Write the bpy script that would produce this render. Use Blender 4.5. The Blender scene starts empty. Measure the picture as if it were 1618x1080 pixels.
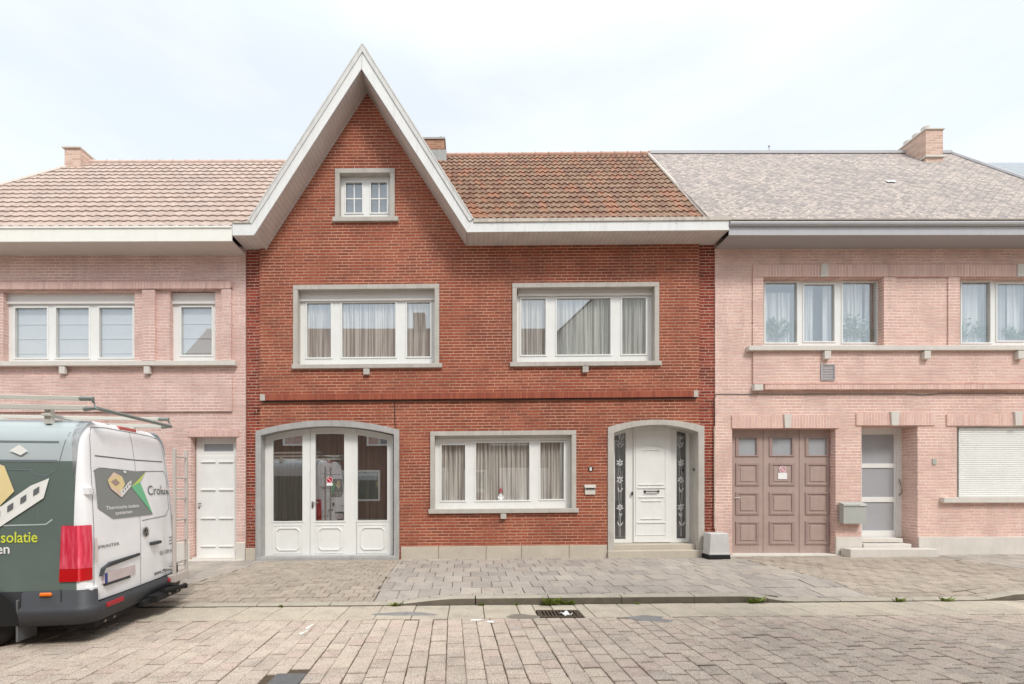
import bpy, bmesh, math, random
from mathutils import Vector, Matrix
from mathutils.geometry import tessellate_polygon
random.seed(7)
scn = bpy.context.scene
# ------------------------------------------------------------------ camera
F = 750.0; CX = 740.0; CY = 765.0; HC = 1.65          # focal length / principal point in photo pixels
D = F / 75.8                                           # distance of the facades
cd = bpy.data.cameras.new("camera"); cam = bpy.data.objects.new("camera", cd)
scn.collection.objects.link(cam); scn.camera = cam
cam.location = (0, 0, HC); cam.rotation_euler = (math.radians(90), 0, 0)
cd.sensor_width = 36; cd.lens = F / 1618 * 36
cd.shift_x = 0.5 - CX / 1618; cd.shift_y = (CY - 540) / 1618
cd.clip_start = 0.05; cd.clip_end = 2000
# ------------------------------------------------------------------ sky, sun, exposure
SUN_EL, SUN_AZ = 50, 152                               # degrees; azimuth of the sun seen from the street (clockwise from +Y)
w = bpy.data.worlds.new("World"); scn.world = w; w.use_nodes = True
nt = w.node_tree; nt.nodes.clear()
def wn(t, **k):
    n = nt.nodes.new(t)
    for a, b in k.items(): setattr(n, a, b)
    return n
sky = wn('ShaderNodeTexSky', sky_type='NISHITA', sun_disc=False)
sky.sun_elevation = math.radians(SUN_EL); sky.sun_rotation = math.radians(SUN_AZ)
sky.air_density = 1.0; sky.dust_density = 0.6; sky.ozone_density = 0.2
bg1 = wn('ShaderNodeBackground'); bg1.inputs[1].default_value = 0.15
bg2 = wn('ShaderNodeBackground'); bg2.inputs[0].default_value = (0.935, 0.975, 1.0, 1); bg2.inputs[1].default_value = 0.60
tc = wn('ShaderNodeTexCoord'); mp = wn('ShaderNodeMapping'); mp.inputs['Scale'].default_value = (1.0, 1.0, 3.2)
mp.inputs['Location'].default_value = (1.15, 0.2, 0.1)
nz = wn('ShaderNodeTexNoise'); nz.inputs['Scale'].default_value = 1.5; nz.inputs['Detail'].default_value = 5; nz.inputs['Roughness'].default_value = 0.52
rp = wn('ShaderNodeValToRGB'); rp.color_ramp.elements[0].position = 0.40; rp.color_ramp.elements[0].color = (0.80,)*3 + (1,)
rp.color_ramp.elements[1].position = 0.60; rp.color_ramp.elements[1].color = (1.0,)*3 + (1,)
mx = wn('ShaderNodeMixShader'); out = wn('ShaderNodeOutputWorld')
L = nt.links.new
tn = wn('ShaderNodeMix', data_type='RGBA', blend_type='MULTIPLY'); tn.inputs[0].default_value = 1; tn.inputs[7].default_value = (0.92, 1.12, 1.06, 1); L(sky.outputs[0], tn.inputs[6]); L(tn.outputs[2], bg1.inputs[0]); L(tc.outputs['Generated'], mp.inputs[0]); L(mp.outputs[0], nz.inputs['Vector'])
L(nz.outputs['Fac'], rp.inputs[0]); L(rp.outputs[0], mx.inputs[0]); L(bg1.outputs[0], mx.inputs[1]); L(bg2.outputs[0], mx.inputs[2])
sx = wn('ShaderNodeSeparateXYZ'); L(tc.outputs['Generated'], sx.inputs[0])
gr = wn('ShaderNodeMapRange', interpolation_type='SMOOTHSTEP'); L(sx.outputs['Z'], gr.inputs[0])
gr.inputs[1].default_value = 0.62; gr.inputs[2].default_value = 1.0; gr.inputs[3].default_value = 0.665; gr.inputs[4].default_value = 1.45
L(gr.outputs[0], bg2.inputs[1]); L(mx.outputs[0], out.inputs[0])
sd = bpy.data.lights.new("sun", 'SUN'); sd.energy = 1.5; sd.angle = math.radians(14); sd.color = (1.0, 0.96, 0.90)
so = bpy.data.objects.new("sun", sd); scn.collection.objects.link(so)
az, el = math.radians(SUN_AZ), math.radians(SUN_EL)
dirv = Vector((math.sin(az) * math.cos(el), math.cos(az) * math.cos(el), math.sin(el)))
so.rotation_euler = dirv.to_track_quat('Z', 'Y').to_euler(); so.location = (0, -5, 30)
scn.view_settings.view_transform = 'Standard'; scn.view_settings.look = 'None'
scn.view_settings.exposure = 0.70; scn.view_settings.gamma = 1.0; scn.view_settings.use_curve_mapping = False
scn.cycles.max_bounces = 7; scn.cycles.diffuse_bounces = 3; scn.cycles.glossy_bounces = 4; scn.cycles.transparent_max_bounces = 12
scn.cycles.use_denoising = True; scn.cycles.caustics_reflective = False; scn.cycles.caustics_refractive = False

def PX(px, Y=D): return (px - CX) / F * Y
def PZ(py, Y=D): return HC + (CY - py) / F * Y
def lin(c):
    return tuple((v / 255 / 12.92) if v / 255 <= 0.04045 else ((v / 255 + 0.055) / 1.055) ** 2.4 for v in c)
# ------------------------------------------------------------------ materials
class NT:
    def __init__(s, name):
        s.m = bpy.data.materials.new(name); s.m.use_nodes = True; s.t = s.m.node_tree
        s.b = s.t.nodes['Principled BSDF']; s.o = s.t.nodes['Material Output']; s._p = None
    def n(s, t, **k):
        x = s.t.nodes.new(t)
        for a, b in k.items(): setattr(x, a, b)
        return x
    def l(s, a, b): s.t.links.new(a, b)
    def val(s, v, sock):
        if isinstance(v, (int, float)): sock.default_value = v
        else: s.l(v, sock)
    def math(s, op, a, b=None, c=None):
        x = s.n('ShaderNodeMath', operation=op); s.val(a, x.inputs[0])
        if b is not None: s.val(b, x.inputs[1])
        if c is not None: s.val(c, x.inputs[2])
        return x.outputs[0]
    def pos(s):
        if s._p is None:
            g = s.n('ShaderNodeNewGeometry'); q = s.n('ShaderNodeSeparateXYZ'); s.l(g.outputs['Position'], q.inputs[0])
            s._g = g; s._p = q.outputs
        return s._p
    def comb(s, x, y, z=0.0):
        c = s.n('ShaderNodeCombineXYZ')
        for i, v in enumerate((x, y, z)): s.val(v, c.inputs[i])
        return c.outputs[0]
    def noise(s, scale, detail=3, vec=None, rough=0.55):
        x = s.n('ShaderNodeTexNoise'); x.inputs['Scale'].default_value = scale; x.inputs['Detail'].default_value = detail
        x.inputs['Roughness'].default_value = rough
        if vec is None:
            s.pos(); vec = s._g.outputs['Position']
        s.l(vec, x.inputs['Vector']); return x.outputs['Fac']
    def ramp(s, fac, stops, interp='LINEAR'):
        r = s.n('ShaderNodeValToRGB'); r.color_ramp.interpolation = interp
        e = r.color_ramp.elements
        while len(e) < len(stops): e.new(0.5)
        for i, (p, c) in enumerate(stops):
            e[i].position = p; e[i].color = (c if isinstance(c, tuple) else (c, c, c)) + (1,)
        s.val(fac, r.inputs[0]); return r.outputs[0]
    def mix(s, f, a, b, mode='MIX'):
        x = s.n('ShaderNodeMix', data_type='RGBA', blend_type=mode); s.val(f, x.inputs[0])
        for v, i in ((a, 6), (b, 7)):
            if isinstance(v, tuple): x.inputs[i].default_value = v + (1,)
            else: s.l(v, x.inputs[i])
        return x.outputs[2]
    def sstep(s, v, a, b):
        x = s.n('ShaderNodeMapRange', interpolation_type='SMOOTHSTEP'); s.val(v, x.inputs[0])
        x.inputs[1].default_value = a; x.inputs[2].default_value = b; return x.outputs[0]
    def bump(s, h, strength=0.5, dist=0.01):
        b = s.n('ShaderNodeBump'); b.inputs['Strength'].default_value = strength; b.inputs['Distance'].default_value = dist
        s.l(h, b.inputs['Height']); s.l(b.outputs[0], s.b.inputs['Normal'])
    def done(s, col=None, rough=0.7, metal=0.0, spec=0.4):
        if col is not None:
            if isinstance(col, tuple): s.b.inputs['Base Color'].default_value = col + (1,)
            else: s.l(col, s.b.inputs['Base Color'])
        s.val(rough, s.b.inputs['Roughness']); s.b.inputs['Metallic'].default_value = metal
        s.b.inputs['Specular IOR Level'].default_value = spec
        return s.m
def plain(name, rgb, rough=0.6, var=0.08, scale=6.0, metal=0.0, bump=0.0, spec=0.4, streak=0.0):
    s = NT(name); c = lin(rgb)
    n1 = s.noise(scale, 4); n2 = s.noise(scale * 9, 3)
    f = s.math('ADD', s.math('MULTIPLY', n1, 0.65), s.math('MULTIPLY', n2, 0.35))
    col = s.ramp(f, [(0.3, tuple(v * (1 - var) for v in c)), (0.7, tuple(min(1, v * (1 + var)) for v in c))])
    if streak:
        p = s.pos(); v = s.comb(s.math('MULTIPLY', p[0], 9.0), s.math('MULTIPLY', p[1], 9.0), s.math('MULTIPLY', p[2], 0.8))
        k = s.ramp(s.noise(1.6, 4, v), [(0.5, 0.0), (0.72, 1.0)])
        col = s.mix(s.math('MULTIPLY', k, streak), col, tuple(v * 0.45 for v in c))
    if bump: s.bump(n2, bump, 0.004)
    return s.done(col, rough, metal, spec)
def brick(name, cols, mortar, shear, x0, h=0.0625, Lb=0.235, jh=0.18, jw=0.035, soldier=False, stain=None, stainf=0.5, z0=0.0):
    """rows follow the slope of the street; every brick gets its own tone"""
    s = NT(name); p = s.pos()
    u = s.math('ADD', p[0], p[1])
    z = s.math('SUBTRACT', p[2], s.math('MULTIPLY', s.math('SUBTRACT', p[0], x0), shear))
    wob = s.math('MULTIPLY', s.math('SUBTRACT', s.noise(9.0, 2), 0.5), 0.010)
    z = s.math('ADD', z, wob)
    if soldier:
        a = s.math('DIVIDE', u, h); row = s.math('FLOOR', a); fr = s.math('FRACT', a)
        cell = s.math('FLOOR', s.math('MULTIPLY', z, 0.001)); m = s.sstep(fr, jh, jh + 0.10); v3 = s.comb(row, 3.0, 1.0)
    else:
        a = s.math('DIVIDE', s.math('ADD', z, z0), h); row = s.math('FLOOR', a); fr = s.math('FRACT', a)
        wnn = s.n('ShaderNodeTexWhiteNoise', noise_dimensions='1D'); s.l(row, wnn.inputs['W'])
        uu = s.math('ADD', s.math('DIVIDE', u, Lb), s.math('ADD', s.math('MULTIPLY', row, 0.5), s.math('MULTIPLY', wnn.outputs[0], 0.33)))
        cell = s.math('FLOOR', uu); fx = s.math('FRACT', uu)
        m = s.math('MULTIPLY', s.sstep(fr, jh, jh + 0.12), s.math('ADD', s.math('MULTIPLY', s.sstep(fx, jw, jw + 0.03), 0.85), 0.15)); v3 = s.comb(cell, row, 1.0)
    wn2 = s.n('ShaderNodeTexWhiteNoise', noise_dimensions='3D'); s.l(v3, wn2.inputs['Vector'])
    k = len(cols); col = s.ramp(wn2.outputs[0], [(i / k, lin(c)) for i, c in enumerate(cols)], 'CONSTANT')
    fine = s.noise(45.0, 3); col = s.mix(0.35, col, s.ramp(fine, [(0.3, 0.55), (0.7, 1.25)]), 'MULTIPLY')
    big = s.noise(0.9, 4)
    if stain: col = s.mix(s.math('MULTIPLY', s.sstep(big, 0.45, 0.72), stainf), col, lin(stain))
    sk = s.sstep(s.noise(1.0, 5, s.comb(s.math('MULTIPLY', u, 3.5), 0.0, s.math('MULTIPLY', p[2], 0.55))), 0.5, 0.72); col = s.mix(s.math('MULTIPLY', sk, 0.30), col, s.mix(0.55, col, (0.05, 0.04, 0.035)))
    mc = s.mix(s.sstep(s.noise(1.7, 3), 0.35, 0.7), lin(mortar), tuple(v * 0.62 for v in lin(mortar)))
    col = s.mix(m, mc, col); s.bump(s.math('ADD', m, s.math('MULTIPLY', fine, 0.3)), 0.55, 0.006)
    return s.done(col, 0.85, spec=0.25)
def rooftile(name, cols, pw, y0, dy, spots=None, spotf=0.5):
    s = NT(name); p = s.pos()
    r = s.math('FLOOR', s.math('DIVIDE', s.math('SUBTRACT', p[1], y0), dy)); c = s.math('FLOOR', s.math('DIVIDE', p[0], pw))
    wn2 = s.n('ShaderNodeTexWhiteNoise', noise_dimensions='3D'); s.l(s.comb(c, r, 2.0), wn2.inputs['Vector'])
    k = len(cols); col = s.ramp(wn2.outputs[0], [(i / k, lin(q)) for i, q in enumerate(cols)], 'CONSTANT')
    fine = s.noise(28.0, 4); col = s.mix(0.4, col, s.ramp(fine, [(0.3, 0.5), (0.7, 1.3)]), 'MULTIPLY')
    if spots:
        f = s.math('MULTIPLY', s.sstep(s.noise(16.0, 5, rough=0.7), 0.52, 0.66), spotf); col = s.mix(f, col, lin(spots))
    s.bump(fine, 0.3, 0.004); return s.done(col, 0.8, spec=0.25)
def blocks_mat(name, cols, scale=1.0, speck=0.25, tint=None):
    s = NT(name); s.pos(); k = len(cols)
    col = s.ramp(s._g.outputs['Random Per Island'], [(i / max(1, k - 1), lin(c)) for i, c in enumerate(cols)])
    fine = s.noise(85.0, 3, rough=0.75); col = s.mix(speck, col, s.ramp(fine, [(0.36, 0.22), (0.5, 0.95), (0.64, 1.65)]), 'MULTIPLY')
    big = s.noise(0.7, 5); col = s.mix(0.35, col, s.ramp(big, [(0.3, 0.72), (0.65, 1.15)]), 'MULTIPLY')
    mid = s.noise(4.0, 6, rough=0.65); col = s.mix(0.45, col, s.ramp(mid, [(0.32, 0.6), (0.5, 1.0), (0.68, 1.12)]), 'MULTIPLY')
    s.bump(fine, 0.45, 0.004); return s.done(col, 0.88, spec=0.25)
def glassmat(name, fac=0.4, tint=(0.93, 0.95, 0.95), wob=0.02):
    s = NT(name); s.t.nodes.remove(s.b)
    tr = s.n('ShaderNodeBsdfTransparent'); tr.inputs[0].default_value = tint + (1,)
    gl = s.n('ShaderNodeBsdfGlossy'); gl.inputs[0].default_value = (0.95, 0.97, 1, 1); gl.inputs['Roughness'].default_value = 0.012
    lw = s.n('ShaderNodeLayerWeight'); fc5 = s.math('POWER', lw.outputs['Facing'], 4.0)
    f = s.math('ADD', s.math('MULTIPLY', fc5, 1 - fac), fac)
    b = s.n('ShaderNodeBump'); b.inputs['Strength'].default_value = wob; b.inputs['Distance'].default_value = 0.01
    s.l(s.noise(1.4, 2), b.inputs['Height']); s.l(b.outputs[0], gl.inputs['Normal'])
    m = s.n('ShaderNodeMixShader'); s.l(f, m.inputs[0]); s.l(tr.outputs[0], m.inputs[1]); s.l(gl.outputs[0], m.inputs[2])
    s.l(m.outputs[0], s.o.inputs[0]); return s.m
def boards(name, rgb, pitch, ax=0, dark=0.45, w=0.10):
    s = NT(name); p = s.pos(); a = s.math('FRACT', s.math('DIVIDE', p[ax], pitch)); m = s.sstep(a, w * 0.5, w)
    c = lin(rgb); n = s.noise(3.0, 4)
    base = s.ramp(n, [(0.3, tuple(v * 0.88 for v in c)), (0.7, tuple(min(1, v * 1.06) for v in c))])
    col = s.mix(m, tuple(v * dark for v in c), base); s.bump(m, 0.5, 0.006); return s.done(col, 0.55)
def carpaint(name, rgb, rough=0.3, coat=0.6):
    s = NT(name); n = s.noise(3.0, 4); c = lin(rgb)
    col = s.ramp(n, [(0.3, tuple(v * 0.95 for v in c)), (0.7, tuple(min(1, v * 1.03) for v in c))])
    s.b.inputs['Coat Weight'].default_value = coat; s.b.inputs['Coat Roughness'].default_value = 0.08
    return s.done(col, rough)

XS = PX(760)
SM = 0.0085                       # slope of the street and of the red house
M = {}
REDS = [(161, 87, 67), (155, 82, 63), (164, 92, 71), (150, 80, 63), (159, 85, 65), (166, 94, 70), (142, 78, 63), (155, 87, 68), (162, 87, 65), (147, 84, 67)]
M['brick'] = brick('red_brick', REDS, (208, 164, 138), SM, XS, stain=(112, 60, 50), stainf=0.55)
M['brick_strip'] = brick('red_brick_strip', [(150, 66, 52), (134, 60, 50), (160, 76, 60), (122, 56, 46)], (205, 165, 145), SM, XS, stain=(96, 52, 44))
M['soldier'] = brick('red_brick_soldier', REDS[:6], (150, 96, 80), SM, XS, soldier=True, jh=0.12)
PINK = [(220, 182, 173), (224, 186, 177), (216, 178, 169), (225, 190, 181), (213, 176, 168), (220, 183, 173)]
M['pinkL'] = brick('pale_pink_brick', PINK, (246, 226, 216), 0.003, -4.6, stain=(208, 166, 156), stainf=0.5)
PINKR = [(226, 188, 176), (231, 195, 183), (221, 181, 170), (228, 190, 176), (223, 185, 175)]
M['pinkR'] = brick('pale_rose_brick', PINKR, (252, 232, 220), 0.001, 5.1, stain=(212, 172, 160), stainf=0.5, z0=0.02)
M['soldL'] = brick('pale_pink_soldier', PINK, (228, 200, 190), 0.003, -4.6, soldier=True, jh=0.14)
M['soldR'] = brick('pale_rose_soldier', PINKR, (242, 218, 206), 0.001, 5.1, soldier=True, jh=0.16)
M['stone'] = plain('bluestone_trim', (188, 182, 174), 0.75, 0.12, 5, bump=0.25, streak=0.22)
M['stone_grey'] = plain('grey_bluestone', (172, 170, 168), 0.75, 0.14, 5, bump=0.3, streak=0.3)
M['stone_warm'] = plain('warm_plinth_stone', (192, 182, 167), 0.8, 0.12, 2.2, bump=0.3)
M['stone_pale'] = plain('pale_trim_stone', (214, 208, 200), 0.8, 0.06, 4, bump=0.2, streak=0.10)
M['pvc'] = plain('white_pvc', (235, 235, 232), 0.34, 0.045, 3, spec=0.5, streak=0.05)
M['pvc_shade'] = plain('white_roller_pvc', (226, 222, 218), 0.45, 0.04, 3)
M['fascia'] = plain('painted_fascia', (228, 228, 226), 0.45, 0.05, 2.5, streak=0.16)
M['fascia2'] = plain('stained_gutter_edge', (196, 186, 174), 0.55, 0.2, 6, streak=0.65)
M['zinc'] = plain('zinc_flashing', (150, 150, 148), 0.5, 0.2, 8, metal=0.4)
M['soffit'] = boards('soffit_boards', (220, 214, 210), 0.10, 0, dark=0.7)
M['soffitR'] = boards('rake_soffit_boards', (214, 205, 199), 0.085, 2, dark=0.68)
M['soffit_pale'] = plain('pale_soffit', (214, 204, 198), 0.6, 0.04)
M['soffit_grey'] = plain('grey_soffit', (172, 169, 171), 0.6, 0.04)
M['fascia_grey'] = plain('pale_grey_gutter', (184, 183, 186), 0.5, 0.05, 3, streak=0.12)
M['glass'] = glassmat('window_glass', 0.36)
M['glass_pale'] = glassmat('neighbour_glass', 0.30)
M['glass_low'] = glassmat('ground_window_glass', 0.26)
M['glass_dark'] = glassmat('door_glass', 0.42, (0.8, 0.8, 0.78))
M['glass_side'] = glassmat('sidelight_glass', 0.25, (0.6, 0.6, 0.6))
M['frost'] = plain('frosted_pane', (196, 196, 196), 0.25, 0.03, spec=0.6)
M['frost_grey'] = plain('matt_grey_pane', (168, 170, 174), 0.3, 0.04, spec=0.6)
def curtain_mat(name, rgb):
    s = NT(name); p = s.pos(); n = s.noise(1.0, 3, s.comb(s.math('MULTIPLY', p[0], 30.0), 0.0, s.math('MULTIPLY', p[2], 0.5)))  # bright and shaded pleats painted into the colour as vertical bands
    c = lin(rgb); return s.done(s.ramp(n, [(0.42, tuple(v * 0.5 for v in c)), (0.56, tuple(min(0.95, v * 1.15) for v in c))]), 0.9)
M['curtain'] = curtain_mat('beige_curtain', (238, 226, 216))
M['curtain_grey'] = curtain_mat('grey_net_curtain', (232, 230, 222))
M['curtain_dark'] = curtain_mat('dark_garage_drape', (112, 96, 82))
M['curtain_pale'] = curtain_mat('pale_net_curtain', (244, 244, 243))
M['curtain_mid'] = plain('grey_drape', (205, 205, 206), 0.9, 0.08)
M['blind'] = plain('grey_roman_blind', (232, 232, 233), 0.9, 0.04)
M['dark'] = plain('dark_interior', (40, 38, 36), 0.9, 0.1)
M['metal'] = plain('brushed_metal', (150, 146, 138), 0.35, 0.1, metal=0.8)
M['steel_dark'] = plain('dark_steel', (60, 58, 56), 0.4, 0.1, metal=0.5)
M['black'] = plain('black_rubber', (26, 26, 27), 0.7, 0.1)
M['red'] = plain('red_enamel', (190, 20, 60), 0.4, 0.03)
M['redring'] = plain('pale_red_enamel', (206, 150, 160), 0.4, 0.03)
M['white'] = plain('white_paint', (240, 240, 238), 0.5, 0.02)
M['text_dark'] = plain('dark_lettering', (70, 72, 74), 0.5, 0.02)
M['text_grey'] = plain('grey_lettering', (110, 110, 108), 0.5, 0.02)
M['brown'] = plain('faded_brown_wood', (176, 154, 146), 0.55, 0.08, 5, streak=0.2)
M['brown_dark'] = plain('faded_brown_moulding', (162, 138, 132), 0.55, 0.06)
M['mailgrey'] = plain('grey_green_mailbox', (176, 178, 172), 0.5, 0.04)
M['green'] = plain('leaf_green', (128, 142, 66), 0.7, 0.3, 30)
M['leaf_pale'] = plain('pale_house_plant', (128, 144, 116), 0.7, 0.2, 20)
M['flower_pale'] = plain('pale_petals', (226, 224, 220), 0.7, 0.05)
M['tile'] = rooftile('red_roof_tile', [(146, 117, 98), (138, 106, 90), (152, 122, 101), (132, 101, 87), (160, 115, 93), (144, 118, 100)], 0.14, 9.55, 0.2156, spots=(196, 170, 140), spotf=0.55)
M['tile_pale'] = rooftile('pale_roof_tile', [(186, 168, 158), (180, 161, 152), (191, 171, 160), (184, 164, 153)], 0.2, 9.5, 0.2156, spots=(222, 202, 186), spotf=0.5)
M['ridge'] = plain('ridge_clay', (190, 150, 132), 0.8, 0.2, 12, bump=0.3)
M['ridge_pale'] = plain('pale_ridge_clay', (212, 188, 176), 0.8, 0.12, 12, bump=0.3)
M['verge'] = plain('verge_edging', (204, 194, 184), 0.7, 0.15, 8)
M['chim'] = brick('chimney_brick', [(168, 120, 96), (150, 104, 84), (180, 134, 108)], (196, 172, 152), 0, 0, stain=(140, 100, 80))
M['chim_pale'] = brick('pale_chimney_brick', [(214, 180, 162), (204, 170, 152), (222, 190, 172)], (226, 206, 194), 0, 0)

# ------------------------------------------------------------------ mesh builder
SH = [0.0, 0.0]                   # current slope and where it is zero
class MB:
    def __init__(s): s.v = []; s.f = []; s.mi = []; s.cur = 0; s.smooth = False
    def add(s, vs, fs):
        k = len(s.v); s.v += [tuple(q) for q in vs]; s.f += [tuple(i + k for i in f) for f in fs]; s.mi += [s.cur] * len(fs)
    def box(s, x0, x1, y0, y1, z0, z1):
        s.add([(x0, y0, z0), (x1, y0, z0), (x1, y1, z0), (x0, y1, z0), (x0, y0, z1), (x1, y0, z1), (x1, y1, z1), (x0, y1, z1)],
              [(0, 1, 5, 4), (1, 2, 6, 5), (2, 3, 7, 6), (3, 0, 4, 7), (4, 5, 6, 7), (3, 2, 1, 0)]); return s
    def prism(s, pts, y0, y1, holes=(), back=True):
        """polygon in XZ (with holes) extruded along Y, front at y0"""
        loops = [list(pts)] + [list(h) for h in holes]
        flat = [p for l in loops for p in l]; n = len(flat)
        tris = tessellate_polygon([[Vector((p[0], p[1], 0)) for p in l] for l in loops])
        fs = []
        for t in tris:
            a, b, c = (flat[i] for i in t)
            ar = (b[0] - a[0]) * (c[1] - a[1]) - (c[0] - a[0]) * (b[1] - a[1])
            if abs(ar) < 1e-10: continue
            t = tuple(t) if ar > 0 else tuple(reversed(t))
            fs.append(t)
            if back: fs.append(tuple(i + n for i in reversed(t)))
        k = 0
        for li, l in enumerate(loops):
            m = len(l); area = sum(l[i][0] * l[(i + 1) % m][1] - l[(i + 1) % m][0] * l[i][1] for i in range(m))
            ccw = area > 0
            if li: ccw = not ccw
            for i in range(m):
                a, b = k + i, k + (i + 1) % m
                fs.append((b, a, a + n, b + n) if ccw else (a, b, b + n, a + n))
            k += m
        s.add([(p[0], y0, p[1]) for p in flat] + [(p[0], y1, p[1]) for p in flat], fs); return s
    def tube(s, pts, r, n=8, caps=True):
        pts = [Vector(p) for p in pts]; rs = r if isinstance(r, (list, tuple)) else [r] * len(pts); vs = []; fs = []
        for i, p in enumerate(pts):
            d = (pts[min(i + 1, len(pts) - 1)] - pts[max(i - 1, 0)]).normalized()
            a = d.orthogonal().normalized() if abs(d.z) > 0.99 else d.cross(Vector((0, 0, 1))).normalized(); b = d.cross(a)
            for j in range(n):
                t = 2 * math.pi * j / n; vs.append(p + (a * math.cos(t) + b * math.sin(t)) * rs[i])
        for i in range(len(pts) - 1):
            for j in range(n):
                fs.append((i * n + j, i * n + (j + 1) % n, (i + 1) * n + (j + 1) % n, (i + 1) * n + j))
        if caps: fs += [tuple(range(n)), tuple(reversed(range((len(pts) - 1) * n, len(pts) * n)))]
        s.add(vs, fs); return s
    def grid(s, fn, nu, nv):
        vs = [fn(i / nu, j / nv) for j in range(nv + 1) for i in range(nu + 1)]
        fs = [(j * (nu + 1) + i, j * (nu + 1) + i + 1, (j + 1) * (nu + 1) + i + 1, (j + 1) * (nu + 1) + i) for j in range(nv) for i in range(nu)]
        s.add(vs, fs); return s
    def disc(s, c, r, n=20, ax='y', t=0.004):
        x, y, z = c
        return s.prism([(x + r * math.cos(2 * math.pi * i / n), z + r * math.sin(2 * math.pi * i / n)) for i in range(n)], y, y + t)
    def build(s, name, mat, parent=None, bevel=0.0, smooth=False, label=None, shear=True, fixn=False, split=False):
        if split:                                        # one object for each separate piece
            par = list(range(len(s.v)))
            def find(a):
                while par[a] != a: par[a] = par[par[a]]; a = par[a]
                return a
            for f in s.f:
                for q in f[1:]: par[find(q)] = find(f[0])
            groups = {}
            for k, f in enumerate(s.f): groups.setdefault(find(f[0]), []).append(k)
            o = None
            for ks in groups.values():
                b2 = MB(); ids = {}
                for k in ks:
                    for q in s.f[k]:
                        if q not in ids: ids[q] = len(b2.v); b2.v.append(s.v[q])
                    b2.f.append(tuple(ids[q] for q in s.f[k])); b2.mi.append(s.mi[k])
                o = b2.build(name, mat, parent, bevel, smooth, label, shear, fixn)
            return o
        me = bpy.data.meshes.new(name); ox, oy, oz = (0, 0, 0)
        if parent is not None:
            r = parent
            while r.parent: r = r.parent
            if r.get('_local') is None: ox, oy, oz = r.location
        sl, x0 = SH if shear else (0, 0)
        me.from_pydata([(x - ox, y - oy, z + sl * (x - x0) - oz) for x, y, z in s.v], [], s.f)
        for m in (mat if isinstance(mat, list) else [mat]): me.materials.append(m)
        me.polygons.foreach_set('material_index', s.mi)
        if bevel or fixn:
            bm = bmesh.new(); bm.from_mesh(me); bmesh.ops.remove_doubles(bm, verts=bm.verts, dist=1e-5)
            if fixn: bmesh.ops.recalc_face_normals(bm, faces=bm.faces)
            if bevel:
                es = [e for e in bm.edges if len(e.link_faces) == 2 and e.calc_face_angle(0) > 0.6]
                bmesh.ops.bevel(bm, geom=es, offset=bevel, segments=1, affect='EDGES', clamp_overlap=True)
            bm.to_mesh(me); bm.free()
        if smooth: me.polygons.foreach_set('use_smooth', [True] * len(me.polygons))
        me.update()
        o = bpy.data.objects.new(name, me); scn.collection.objects.link(o)
        if parent is not None: o.parent = parent
        if label: o['label'] = label
        return o
def tag(o, label, cat, group=None):
    o['label'] = label; o['category'] = cat
    if group: o['group'] = group
    return o
def thing(name, label, cat, loc=(0, 0, 0), rz=0, group=None, local=False):
    o = bpy.data.objects.new(name, None); scn.collection.objects.link(o); o.location = loc; o.rotation_euler = (0, 0, rz)
    o.empty_display_size = 0.2
    if local: o['_local'] = 1
    return tag(o, label, cat, group)
def struct(o): o['kind'] = 'structure'; return o
def rect(x0, x1, z0, z1): return [(x0, z0), (x1, z0), (x1, z1), (x0, z1)]
def arched(x0, x1, z0, zs, zc, n=18):
    """rectangle with a segmental arch from spring zs to crown zc"""
    c = (x1 - x0) / 2; r = zc - zs; R = (c * c + r * r) / (2 * r); cx = (x0 + x1) / 2; cz = zc - R; a = math.asin(c / R)
    return [(x0, z0), (x1, z0)] + [(cx + R * math.sin(a - 2 * a * i / n), cz + R * math.cos(a - 2 * a * i / n)) for i in range(n + 1)]
def textmesh(txt, size, bold=0.0):
    cu = bpy.data.curves.new('t', 'FONT'); cu.body = txt; cu.size = size; cu.offset = bold; cu.align_x = 'LEFT'; cu.resolution_u = 3
    o = bpy.data.objects.new('t', cu); scn.collection.objects.link(o)
    bpy.context.view_layer.update(); me = bpy.data.meshes.new_from_object(o.evaluated_get(bpy.context.evaluated_depsgraph_get()))
    vs = [(v.co.x, v.co.y) for v in me.vertices]; fs = [tuple(p.vertices) for p in me.polygons]
    bpy.data.objects.remove(o); bpy.data.curves.remove(cu); bpy.data.meshes.remove(me)
    return vs, fs
def zg(x): return SM * (x - XS)
def cz(pc, py, Y=D):
    """height before the slope is added, of photo row py seen in column pc"""
    return PZ(py, Y) - SH[0] * (PX(pc, Y) - SH[1])
def crect(px0, px1, pyt, pyb, Y=D):
    pc = (px0 + px1) / 2
    return PX(px0, Y), PX(px1, Y), cz(pc, pyb, Y), cz(pc, pyt, Y)

JT = plain('stone_joint', (104, 98, 90), 0.9, 0.1, 20)
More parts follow.
